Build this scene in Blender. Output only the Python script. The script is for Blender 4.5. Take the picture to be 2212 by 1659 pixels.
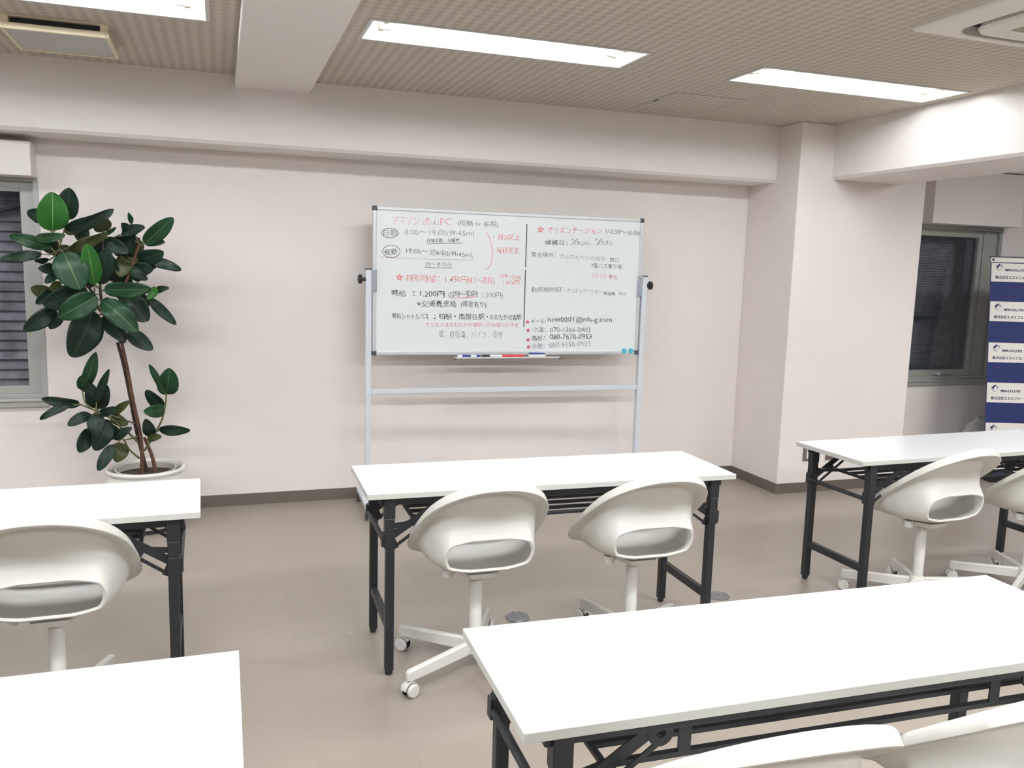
import bpy, bmesh, math, random
from mathutils import Vector, Matrix
PI = math.pi
sc = bpy.context.scene
COL = sc.collection
for o in list(bpy.data.objects): bpy.data.objects.remove(o)

# ------------------------------------------------------------------ camera
D = 5.357          # back wall
ZC = 2.506         # ceiling
CAM_H, YAW, PITCH, ROLL, FPX = 1.5132, .3344, -.1379, .0283, 1827.83
cd = bpy.data.cameras.new('camera'); cam = bpy.data.objects.new('camera', cd); COL.objects.link(cam)
cd.sensor_fit = 'HORIZONTAL'; cd.sensor_width = 36; cd.lens = FPX/2212*36; cd.clip_start = .02
_r = Vector((math.cos(YAW), -math.sin(YAW), 0))
_f = Vector((math.sin(YAW)*math.cos(PITCH), math.cos(YAW)*math.cos(PITCH), math.sin(PITCH)))
_u = _r.cross(_f)
_r2 = _r*math.cos(ROLL)+_u*math.sin(ROLL); _u2 = -_r*math.sin(ROLL)+_u*math.cos(ROLL)
cam.matrix_world = Matrix(((_r2.x, _u2.x, -_f.x, 0), (_r2.y, _u2.y, -_f.y, 0), (_r2.z, _u2.z, -_f.z, CAM_H), (0, 0, 0, 1)))
sc.camera = cam
# ------------------------------------------------------------------ world, exposure
vs = sc.view_settings
vs.view_transform = 'Standard'; vs.look = 'None'; vs.gamma = 1; vs.use_curve_mapping = False
vs.exposure = 0.0
wd = bpy.data.worlds.new('world'); sc.world = wd; wd.use_nodes = True
wd.node_tree.nodes['Background'].inputs[0].default_value = (.80, .82, .87, 1)
wd.node_tree.nodes['Background'].inputs[1].default_value = 1.1
TUBE = 57.0        # radiance of the fluorescent tubes
LAMP_COL = (.975, 1, 1.03)
# ceiling lamps of the same kind further back in the room, out of view, plus one added to brighten the right corner
for lx, ly in ((-3.2, 3.8), (5.2, 3.2), (-3.2, 1.3), (-1.3, 1.3), (.62, 1.3), (2.52, 1.3), (4.9, 1.3), (-1.3, -1.2), (.62, -1.2), (2.52, -1.2), (4.9, -1.2)):
    ld = bpy.data.lights.new('ceiling_lamp', 'AREA'); ld.shape = 'RECTANGLE'; ld.size = 1.25; ld.size_y = .28
    ld.energy = PI*TUBE*.26*(.8 if lx > 5 else 1); ld.color = LAMP_COL
    lo = bpy.data.objects.new('ceiling_lamp', ld); COL.objects.link(lo); lo.location = (lx+.634, ly, ZC-.012)

# ------------------------------------------------------------------ materials
def srgb(r, g, b):
    f = lambda c: (c/255/12.92) if c/255 <= .04045 else ((c/255+.055)/1.055)**2.4
    return (f(r), f(g), f(b), 1)
def mat(name, col, rough=.5, metal=0, noise=0, nscale=8, bump=0, bscale=60, spec=.5, sss=0):
    m = bpy.data.materials.new(name); m.use_nodes = True; nt = m.node_tree; b = nt.nodes['Principled BSDF']
    b.inputs['Base Color'].default_value = col; b.inputs['Roughness'].default_value = rough; b.inputs['Metallic'].default_value = metal
    b.inputs['Specular IOR Level'].default_value = spec
    tc = nt.nodes.new('ShaderNodeTexCoord')
    if noise:
        n = nt.nodes.new('ShaderNodeTexNoise'); n.inputs['Scale'].default_value = nscale; n.inputs['Detail'].default_value = 6
        nt.links.new(tc.outputs['Object'], n.inputs['Vector'])
        mx = nt.nodes.new('ShaderNodeMix'); mx.data_type = 'RGBA'; mx.inputs[0].default_value = 1
        cr = nt.nodes.new('ShaderNodeValToRGB'); e = cr.color_ramp.elements
        k0, k1 = 1-noise, 1+noise
        e[0].position = .3; e[1].position = .7
        e[0].color = tuple(c*k0 for c in col[:3])+(1,); e[1].color = tuple(min(1, c*k1) for c in col[:3])+(1,)
        nt.links.new(n.outputs['Fac'], cr.inputs[0]); nt.links.new(cr.outputs[0], b.inputs['Base Color'])
        nt.nodes.remove(mx)
    if bump:
        n2 = nt.nodes.new('ShaderNodeTexNoise'); n2.inputs['Scale'].default_value = bscale; n2.inputs['Detail'].default_value = 3
        bp = nt.nodes.new('ShaderNodeBump'); bp.inputs['Strength'].default_value = bump; bp.inputs['Distance'].default_value = .002
        nt.links.new(tc.outputs['Object'], n2.inputs['Vector']); nt.links.new(n2.outputs['Fac'], bp.inputs['Height']); nt.links.new(bp.outputs[0], b.inputs['Normal'])
    return m
M = {}
M['wall'] = mat('wall_paper', srgb(233, 226, 221), .75, noise=.012, nscale=3, bump=.15, bscale=220)
M['paint'] = mat('white_painted_concrete', srgb(233, 227, 223), .6, noise=.01, nscale=2, bump=.08, bscale=120)
M['wall_far'] = mat('unseen_wall_greyed', srgb(130, 126, 122), .75, noise=.012, nscale=3)  # unseen walls; the grey is put in to cut bounced light
M['table'] = mat('white_laminate', srgb(228, 229, 230), .22, noise=.006, nscale=4)
M['table_edge_shade'] = mat('edge_band_shaded', srgb(194, 194, 188), .35)  # white edge, greyed to put the weaker light on the sides into its colour
M['black'] = mat('black_powder_coat', srgb(34, 37, 41), .42, bump=.1, bscale=400, noise=.08, nscale=20)
M['plastic'] = mat('ivory_plastic', srgb(210, 208, 201), .42, bump=.05, bscale=500, noise=.01)
M['castw'] = mat('caster_plastic', srgb(214, 212, 207), .4, noise=.01)
M['dark'] = mat('dark_rubber', srgb(40, 40, 42), .6, noise=.05)
M['base'] = mat('grey_brown_vinyl', srgb(104, 95, 86), .55, noise=.03, nscale=6)
M['alu'] = mat('aluminium_sash', srgb(176, 178, 172), .38, .25, noise=.03, nscale=10)
M['steel'] = mat('brushed_steel', srgb(214, 217, 219), .32, .35, noise=.03, nscale=30)
M['post'] = mat('pale_grey_painted_steel', srgb(216, 223, 230), .3, .1, noise=.01)
M['board'] = mat('white_board_enamel', srgb(228, 234, 234), .22, noise=.006, nscale=2)
M['lampw'] = mat('lamp_reflector_white', srgb(240, 243, 242), .35, noise=.005)
M['lampf'] = mat('lamp_trim', srgb(205, 205, 200), .45, noise=.01)
M['cream'] = mat('cream_plastic', srgb(232, 220, 190), .45, noise=.015)
M['ventpanel'] = mat('vent_panel_grey', srgb(190, 188, 182), .6, noise=.02)
M['acw'] = mat('ac_plastic', srgb(226, 222, 214), .45, noise=.01)
M['acdark'] = mat('ac_slot_dark', srgb(38, 44, 52), .5, noise=.05)
M['acgrille'] = mat('ac_grille', srgb(178, 172, 155), .6, noise=.03, nscale=40)
M['pot'] = mat('glazed_white_ceramic', srgb(232, 230, 224), .1, noise=.01)
M['innerpot'] = mat('inner_pot_plastic', srgb(200, 196, 184), .5, noise=.02)
M['soil'] = mat('soil', srgb(62, 48, 38), .95, noise=.4, nscale=60, bump=.8, bscale=90)
M['bark'] = mat('bark', srgb(96, 66, 50), .75, noise=.25, nscale=25, bump=.5, bscale=80)
M['barkd'] = mat('dark_bark', srgb(58, 46, 40), .75, noise=.25, nscale=25, bump=.5, bscale=80)
M['stem'] = mat('green_stem', srgb(98, 98, 62), .6, noise=.2, nscale=30)
M['brownplate'] = mat('brown_plate', srgb(122, 110, 104), .4, .2, noise=.02)
M['socket'] = mat('socket_cream', srgb(226, 224, 208), .4, noise=.01)
M['outlet'] = mat('outlet_metal', srgb(128, 128, 130), .38, .5, noise=.05, nscale=30)
M['bluepen'] = mat('marker_blue', srgb(28, 56, 150), .35, noise=.02)
M['blackpen'] = mat('marker_black', srgb(28, 30, 34), .35, noise=.02)
M['redpen'] = mat('marker_red', srgb(214, 36, 48), .35, noise=.02)
M['whitepen'] = mat('marker_white', srgb(238, 238, 238), .35, noise=.01)
M['felt'] = mat('eraser_felt', srgb(236, 236, 232), .9, noise=.03, nscale=40)
M['magnet'] = mat('teal_plastic', srgb(92, 182, 200), .25, noise=.02)
M['grey'] = mat('grey_corner_plastic', srgb(72, 76, 78), .5, noise=.03)
M['ink_k'] = mat('black_ink', srgb(48, 50, 54), .5, noise=.1, nscale=30)
M['ink_g'] = mat('dark_grey_ink', srgb(84, 88, 92), .5, noise=.15, nscale=30)
M['ink_l'] = mat('faded_grey_ink', srgb(120, 126, 129), .5, noise=.12, nscale=30)
M['ink_r'] = mat('red_ink', srgb(226, 100, 116), .5, noise=.1, nscale=30)
M['ink_p'] = mat('faded_red_ink', srgb(234, 160, 170), .5, noise=.08, nscale=30)
M['navy'] = mat('navy_print', srgb(30, 43, 98), .7, noise=.03)
M['bwhite'] = mat('banner_white', srgb(226, 221, 215), .7, noise=.01)
M['logo_n'] = mat('logo_navy', srgb(40, 44, 92), .7, noise=.03)
M['logo_m'] = mat('logo_midgrey', srgb(150, 148, 160), .7, noise=.03)
M['logo_l'] = mat('logo_lightgrey', srgb(196, 192, 194), .7, noise=.03)
M['slat'] = mat('louver_slat', srgb(126, 125, 131), .5, .1, noise=.45, nscale=9)
M['mesh'] = mat('dark_screen', srgb(128, 129, 134), .7, noise=.2, nscale=14)
M['sash'] = mat('dark_blue_sash', srgb(88, 94, 102), .45, .2, noise=.08)
M['conc'] = mat('outside_dark', srgb(60, 62, 72), .9, noise=.2, nscale=3)

def leafmat(name, c0, vein, rough):
    m = mat(name, c0, rough, spec=.27); nt = m.node_tree; b = nt.nodes['Principled BSDF']
    uv = nt.nodes.new('ShaderNodeUVMap'); sp = nt.nodes.new('ShaderNodeSeparateXYZ'); nt.links.new(uv.outputs[0], sp.inputs[0])
    su = nt.nodes.new('ShaderNodeMath'); su.operation = 'SUBTRACT'; su.inputs[1].default_value = .5; nt.links.new(sp.outputs[0], su.inputs[0])
    ab = nt.nodes.new('ShaderNodeMath'); ab.operation = 'ABSOLUTE'; nt.links.new(su.outputs[0], ab.inputs[0])
    wv = nt.nodes.new('ShaderNodeMath'); wv.operation = 'MULTIPLY_ADD'; wv.inputs[1].default_value = -.9; nt.links.new(ab.outputs[0], wv.inputs[0]); nt.links.new(sp.outputs[1], wv.inputs[2])
    fr = nt.nodes.new('ShaderNodeMath'); fr.operation = 'MULTIPLY'; fr.inputs[1].default_value = 62; nt.links.new(wv.outputs[0], fr.inputs[0])
    sn = nt.nodes.new('ShaderNodeMath'); sn.operation = 'SINE'; nt.links.new(fr.outputs[0], sn.inputs[0])
    pw = nt.nodes.new('ShaderNodeMath'); pw.operation = 'POWER'; pw.inputs[1].default_value = 10
    a2 = nt.nodes.new('ShaderNodeMath'); a2.operation = 'MAXIMUM'; a2.inputs[1].default_value = 0; nt.links.new(sn.outputs[0], a2.inputs[0]); nt.links.new(a2.outputs[0], pw.inputs[0])
    lt = nt.nodes.new('ShaderNodeMath'); lt.operation = 'LESS_THAN'; lt.inputs[1].default_value = .014; nt.links.new(ab.outputs[0], lt.inputs[0])
    ad = nt.nodes.new('ShaderNodeMath'); ad.operation = 'MULTIPLY_ADD'; ad.inputs[1].default_value = .07; ad.use_clamp = True; nt.links.new(pw.outputs[0], ad.inputs[0]); nt.links.new(lt.outputs[0], ad.inputs[2])
    n = nt.nodes.new('ShaderNodeTexNoise'); n.inputs['Scale'].default_value = 14
    tc = nt.nodes.new('ShaderNodeTexCoord'); nt.links.new(tc.outputs['Object'], n.inputs['Vector'])
    m1 = nt.nodes.new('ShaderNodeMix'); m1.data_type = 'RGBA'; m1.inputs[6].default_value = tuple(c*.75 for c in c0[:3])+(1,); m1.inputs[7].default_value = tuple(c*1.3 for c in c0[:3])+(1,)
    nt.links.new(n.outputs['Fac'], m1.inputs[0])
    m2 = nt.nodes.new('ShaderNodeMix'); m2.data_type = 'RGBA'; m2.inputs[7].default_value = vein
    nt.links.new(ad.outputs[0], m2.inputs[0]); nt.links.new(m1.outputs[2], m2.inputs[6]); nt.links.new(m2.outputs[2], b.inputs['Base Color'])
    return m
LEAFM = [leafmat('leaf_dark', srgb(24, 44, 31), srgb(50, 76, 46), .42), leafmat('leaf_mid', srgb(30, 62, 38), srgb(96, 124, 76), .36),
         leafmat('leaf_bright', srgb(40, 92, 36), srgb(112, 156, 84), .36), leafmat('leaf_olive', srgb(66, 72, 42), srgb(92, 96, 60), .4)]

def floor_mat():
    m = mat('vinyl_floor_tiles', srgb(178, 167, 155), .3); nt = m.node_tree; b = nt.nodes['Principled BSDF']
    tc = nt.nodes.new('ShaderNodeTexCoord')
    mp = nt.nodes.new('ShaderNodeMapping'); mp.inputs['Location'].default_value = (-.407+.45, -.03, 0); nt.links.new(tc.outputs['Object'], mp.inputs['Vector'])
    br = nt.nodes.new('ShaderNodeTexBrick'); br.offset = 0; br.inputs['Scale'].default_value = 1; br.inputs['Brick Width'].default_value = .3; br.inputs['Row Height'].default_value = .3
    br.inputs['Mortar Size'].default_value = .0007; br.inputs['Mortar Smooth'].default_value = .3; br.inputs['Bias'].default_value = 0
    br.inputs['Color1'].default_value = srgb(158, 148, 137); br.inputs['Color2'].default_value = srgb(154, 144, 133); br.inputs['Mortar'].default_value = srgb(144, 135, 124)
    nt.links.new(mp.outputs[0], br.inputs['Vector'])
    n = nt.nodes.new('ShaderNodeTexNoise'); n.inputs['Scale'].default_value = 3; n.inputs['Detail'].default_value = 8; n.inputs['Roughness'].default_value = .7; nt.links.new(tc.outputs['Object'], n.inputs['Vector'])
    mx = nt.nodes.new('ShaderNodeMix'); mx.data_type = 'RGBA'; mx.blend_type = 'MULTIPLY'; mx.inputs[0].default_value = .5
    cr = nt.nodes.new('ShaderNodeValToRGB'); cr.color_ramp.elements[0].position = .3; cr.color_ramp.elements[1].position = .75
    cr.color_ramp.elements[0].color = (.84, .83, .82, 1); cr.color_ramp.elements[1].color = (1.0, 1.0, 1.0, 1)
    nt.links.new(n.outputs['Fac'], cr.inputs[0]); nt.links.new(br.outputs['Color'], mx.inputs[6]); nt.links.new(cr.outputs[0], mx.inputs[7])
    # pale scuffs
    mp2 = nt.nodes.new('ShaderNodeMapping'); mp2.inputs['Scale'].default_value = (9, 30, 1); mp2.inputs['Rotation'].default_value = (0, 0, .15); nt.links.new(tc.outputs['Object'], mp2.inputs['Vector'])
    n2 = nt.nodes.new('ShaderNodeTexNoise'); n2.inputs['Scale'].default_value = 1; n2.inputs['Detail'].default_value = 2; nt.links.new(mp2.outputs[0], n2.inputs['Vector'])
    cr2 = nt.nodes.new('ShaderNodeValToRGB'); cr2.color_ramp.elements[0].position = .74; cr2.color_ramp.elements[1].position = .78
    nt.links.new(n2.outputs['Fac'], cr2.inputs[0])
    sm = nt.nodes.new('ShaderNodeMath'); sm.operation = 'MULTIPLY'; sm.inputs[1].default_value = .6; nt.links.new(cr2.outputs[0], sm.inputs[0])
    m3 = nt.nodes.new('ShaderNodeMix'); m3.data_type = 'RGBA'; m3.inputs[7].default_value = srgb(190, 181, 170)
    nt.links.new(sm.outputs[0], m3.inputs[0]); nt.links.new(mx.outputs[2], m3.inputs[6]); nt.links.new(m3.outputs[2], b.inputs['Base Color'])
    rr = nt.nodes.new('ShaderNodeMapRange'); rr.inputs[3].default_value = .24; rr.inputs[4].default_value = .4; nt.links.new(n.outputs['Fac'], rr.inputs[0]); nt.links.new(rr.outputs[0], b.inputs['Roughness'])
    return m
M['floor'] = floor_mat()
def ceil_mat():
    m = mat('ceiling_tile', srgb(196, 186, 172), .9, spec=.2); nt = m.node_tree; b = nt.nodes['Principled BSDF']
    tc = nt.nodes.new('ShaderNodeTexCoord'); sp = nt.nodes.new('ShaderNodeSeparateXYZ')
    n = nt.nodes.new('ShaderNodeTexNoise'); n.inputs['Scale'].default_value = 35; n.inputs['Detail'].default_value = 3; nt.links.new(tc.outputs['Object'], n.inputs['Vector'])
    ms = nt.nodes.new('ShaderNodeVectorMath'); ms.operation = 'MULTIPLY_ADD'; ms.inputs[1].default_value = (.016, .016, 0); nt.links.new(n.outputs['Color'], ms.inputs[0]); nt.links.new(tc.outputs['Object'], ms.inputs[2])
    nt.links.new(ms.outputs[0], sp.inputs[0])
    def M_(op, a, b=None, c=None):
        q = nt.nodes.new('ShaderNodeMath'); q.operation = op
        for i, v in enumerate((a, b, c)):
            if v is None: continue
            if isinstance(v, (int, float)): q.inputs[i].default_value = v
            else: nt.links.new(v, q.inputs[i])
        return q.outputs[0]
    k = 2*PI/.0507
    cx = M_('COSINE', M_('MULTIPLY', sp.outputs[0], k)); cy = M_('COSINE', M_('MULTIPLY', sp.outputs[1], k))
    v = M_('ADD', M_('MULTIPLY', cx, .62), M_('MULTIPLY', cy, .38))
    n3 = nt.nodes.new('ShaderNodeTexNoise'); n3.inputs['Scale'].default_value = 60; n3.inputs['Detail'].default_value = 4; nt.links.new(tc.outputs['Object'], n3.inputs['Vector'])
    v = M_('ADD', v, M_('MULTIPLY_ADD', n3.outputs['Fac'], 1.0, -.5))
    cr = nt.nodes.new('ShaderNodeValToRGB'); e = cr.color_ramp.elements; e[0].position = .25; e[1].position = .82
    e[0].color = srgb(201, 193, 181); e[1].color = srgb(181, 172, 159)
    nt.links.new(M_('MULTIPLY_ADD', v, .5, .5), cr.inputs[0]); nt.links.new(cr.outputs[0], b.inputs['Base Color'])
    bp = nt.nodes.new('ShaderNodeBump'); bp.inputs['Strength'].default_value = .35; bp.inputs['Distance'].default_value = .003; bp.invert = True
    nt.links.new(v, bp.inputs['Height']); nt.links.new(bp.outputs[0], b.inputs['Normal'])
    return m
M['ceil'] = ceil_mat()
def emis(name, col, s):
    m = bpy.data.materials.new(name); m.use_nodes = True; nt = m.node_tree; nt.nodes.clear()
    e = nt.nodes.new('ShaderNodeEmission'); e.inputs[0].default_value = col+(1,); e.inputs[1].default_value = s
    # phosphor coating: slightly uneven along the tube
    n = nt.nodes.new('ShaderNodeTexNoise'); n.inputs['Scale'].default_value = 2
    r = nt.nodes.new('ShaderNodeMapRange'); r.inputs[3].default_value = s*.97; r.inputs[4].default_value = s*1.03
    nt.links.new(n.outputs['Fac'], r.inputs[0]); nt.links.new(r.outputs[0], e.inputs[1])
    o = nt.nodes.new('ShaderNodeOutputMaterial'); nt.links.new(e.outputs[0], o.inputs[0]); return m
M['tube'] = emis('fluorescent_tube', LAMP_COL, TUBE*.8)
def glass(name, tint):
    m = bpy.data.materials.new(name); m.use_nodes = True; nt = m.node_tree; nt.nodes.clear()
    t = nt.nodes.new('ShaderNodeBsdfTransparent'); t.inputs[0].default_value = tint
    g = nt.nodes.new('ShaderNodeBsdfGlossy'); g.inputs['Roughness'].default_value = .03
    lw = nt.nodes.new('ShaderNodeLayerWeight'); lw.inputs[0].default_value = .5
    p5 = nt.nodes.new('ShaderNodeMath'); p5.operation = 'POWER'; p5.inputs[1].default_value = 4; nt.links.new(lw.outputs['Facing'], p5.inputs[0])
    f = nt.nodes.new('ShaderNodeMath'); f.operation = 'MULTIPLY_ADD'; f.inputs[1].default_value = .7; f.inputs[2].default_value = .045; nt.links.new(p5.outputs[0], f.inputs[0])
    x = nt.nodes.new('ShaderNodeMixShader'); o = nt.nodes.new('ShaderNodeOutputMaterial')
    nt.links.new(f.outputs[0], x.inputs[0]); nt.links.new(t.outputs[0], x.inputs[1]); nt.links.new(g.outputs[0], x.inputs[2]); nt.links.new(x.outputs[0], o.inputs[0]); return m
M['glass'] = glass('window_glass', (.94, .95, .97, 1))
def bagmat():
    m = mat('thin_white_plastic', srgb(206, 208, 206), .3, noise=.04); b = m.node_tree.nodes['Principled BSDF']
    b.inputs['Transmission Weight'].default_value = .35; return m
M['bag'] = bagmat()

# ------------------------------------------------------------------ mesh helpers
def finish(name, bm, m, parent=None, smooth=False, bevel=0, loc=None, angle=None):
    me = bpy.data.meshes.new(name); bmesh.ops.recalc_face_normals(bm, faces=bm.faces[:]) if smooth != 'keep' else None
    bm.to_mesh(me); bm.free()
    for x in (m if isinstance(m, (list, tuple)) else [m]): me.materials.append(x)
    if smooth:
        for p_ in me.polygons: p_.use_smooth = True
        if angle is not None: me.set_sharp_from_angle(angle=angle)
    o = bpy.data.objects.new(name, me); COL.objects.link(o)
    if parent is not None: o.parent = parent
    if loc is not None: o.location = loc
    if bevel:
        b = o.modifiers.new('bevel', 'BEVEL'); b.width = bevel; b.segments = 2; b.limit_method = 'ANGLE'; b.angle_limit = .6
    return o
def nb(): return bmesh.new()
def box(bm, x0, x1, y0, y1, z0, z1, mi=0, mtx=None):
    vs_ = [bm.verts.new((x, y, z)) for z in (z0, z1) for y in (y0, y1) for x in (x0, x1)]
    if mtx is not None:
        for v in vs_: v.co = mtx @ v.co
    for f in ((0, 2, 3, 1), (4, 5, 7, 6), (0, 1, 5, 4), (2, 6, 7, 3), (0, 4, 6, 2), (1, 3, 7, 5)):
        fc = bm.faces.new([vs_[i] for i in f]); fc.material_index = mi
def frame_of(d):
    d = d.normalized(); up = Vector((0, 0, 1)) if abs(d.z) < .95 else Vector((1, 0, 0))
    s = d.cross(up).normalized(); return s, s.cross(d)
def bar(bm, a, b, w, h, mi=0, up=None):
    a, b = Vector(a), Vector(b); s, u = frame_of(b-a)
    if up is not None: u = Vector(up); s = (b-a).normalized().cross(u).normalized(); u = s.cross((b-a).normalized())
    q = [bm.verts.new(p_+s*i*w/2+u*j*h/2) for p_ in (a, b) for i, j in ((-1, -1), (1, -1), (1, 1), (-1, 1))]
    for f in ((0, 3, 2, 1), (4, 5, 6, 7), (0, 1, 5, 4), (1, 2, 6, 5), (2, 3, 7, 6), (3, 0, 4, 7)):
        bm.faces.new([q[i] for i in f]).material_index = mi
def tube(bm, pts, r0, r1=None, seg=12, mi=0, cap=True):
    pts = [Vector(p_) for p_ in pts]; r1 = r0 if r1 is None else r1; rings = []; n = len(pts)
    pu = None
    for i, p_ in enumerate(pts):
        d = (pts[min(i+1, n-1)]-pts[max(i-1, 0)])
        if pu is None: s, u = frame_of(d)
        else:
            dn = d.normalized(); s = dn.cross(pu).normalized(); u = s.cross(dn)
        pu = u; r = r0+(r1-r0)*i/max(1, n-1)
        rings.append([bm.verts.new(p_+(s*math.cos(2*PI*k/seg)+u*math.sin(2*PI*k/seg))*r) for k in range(seg)])
    for a, b in zip(rings, rings[1:]):
        for k in range(seg): bm.faces.new([a[k], a[(k+1) % seg], b[(k+1) % seg], b[k]]).material_index = mi
    if cap:
        bm.faces.new(rings[0][::-1]).material_index = mi; bm.faces.new(rings[-1]).material_index = mi
def lathe(bm, prof, seg=40, c=(0, 0, 0), axis='z', mi=0, mis=None):
    rings = []
    for r, h in prof:
        ring = []
        for k in range(seg):
            a = 2*PI*k/seg; x, y = r*math.cos(a), r*math.sin(a)
            co = {'z': (x, y, h), 'x': (h, x, y), 'y': (x, h, y)}[axis]
            ring.append(bm.verts.new((c[0]+co[0], c[1]+co[1], c[2]+co[2])))
        rings.append(ring)
    for i, (a, b) in enumerate(zip(rings, rings[1:])):
        for k in range(seg):
            f = bm.faces.new([a[k], a[(k+1) % seg], b[(k+1) % seg], b[k]]); f.material_index = mis[i] if mis else mi
    if prof[0][0] > 1e-6: bm.faces.new(rings[0]).material_index = mis[0] if mis else mi
    if prof[-1][0] > 1e-6: bm.faces.new(rings[-1]).material_index = mis[-1] if mis else mi
    bmesh.ops.remove_doubles(bm, verts=[v for r in (rings[0], rings[-1]) for v in r if v.is_valid], dist=1e-7)
def prism(bm, poly, h0, h1, fn, mi=0):
    """extrude a 2-D polygon; fn(u, v, h) -> 3-D"""
    a = [bm.verts.new(fn(u, v, h0)) for u, v in poly]; b = [bm.verts.new(fn(u, v, h1)) for u, v in poly]; n = len(poly)
    bm.faces.new(a).material_index = mi; bm.faces.new(b[::-1]).material_index = mi
    for i in range(n): bm.faces.new([a[i], b[i], b[(i+1) % n], a[(i+1) % n]]).material_index = mi
def slab(bm, u0, u1, v0, v1, holes, fn, h0, h1):
    """plate with rectangular through-holes and reveals"""
    us = sorted({u0, u1, *[h[0] for h in holes], *[h[1] for h in holes]}); vs_ = sorted({v0, v1, *[h[2] for h in holes], *[h[3] for h in holes]})
    us = [u for u in us if u0 <= u <= u1]; vs_ = [v for v in vs_ if v0 <= v <= v1]
    solid = lambda i, j: 0 <= i < len(us)-1 and 0 <= j < len(vs_)-1 and not any(h[0]-1e-6 <= us[i] and us[i+1] <= h[1]+1e-6 and h[2]-1e-6 <= vs_[j] and vs_[j+1] <= h[3]+1e-6 for h in holes)
    cache = {}
    def V(i, j, h):
        if (i, j, h) not in cache: cache[(i, j, h)] = bm.verts.new(fn(us[i], vs_[j], h))
        return cache[(i, j, h)]
    for i in range(len(us)-1):
        for j in range(len(vs_)-1):
            if not solid(i, j): continue
            for h in (h0, h1): bm.faces.new([V(i, j, h), V(i+1, j, h), V(i+1, j+1, h), V(i, j+1, h)])
            for di, dj, e in ((-1, 0, ((i, j), (i, j+1))), (1, 0, ((i+1, j), (i+1, j+1))), (0, -1, ((i, j), (i+1, j))), (0, 1, ((i, j+1), (i+1, j+1)))):
                if not solid(i+di, j+dj):
                    bm.faces.new([V(*e[0], h0), V(*e[1], h0), V(*e[1], h1), V(*e[0], h1)])
def thing(name, label, cat, loc=(0, 0, 0), rz=0, group=None):
    o = bpy.data.objects.new(name, None); COL.objects.link(o); o.empty_display_size = .1
    o.location = loc; o.rotation_euler = (0, 0, rz); return tag(o, label, cat, group)
def tag(o, label, cat, group=None):
    o['label'] = label; o['category'] = cat
    if group: o['group'] = group
    return o
def struct(o): o['kind'] = 'structure'; return o
def kids(o): return [c for c in bpy.data.objects if c.parent == o]
def copy_tree(o, parent=None):
    ch = kids(o); c = o.copy(); COL.objects.link(c); c.parent = parent
    for k in ch: copy_tree(k, c)
    return c
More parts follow.
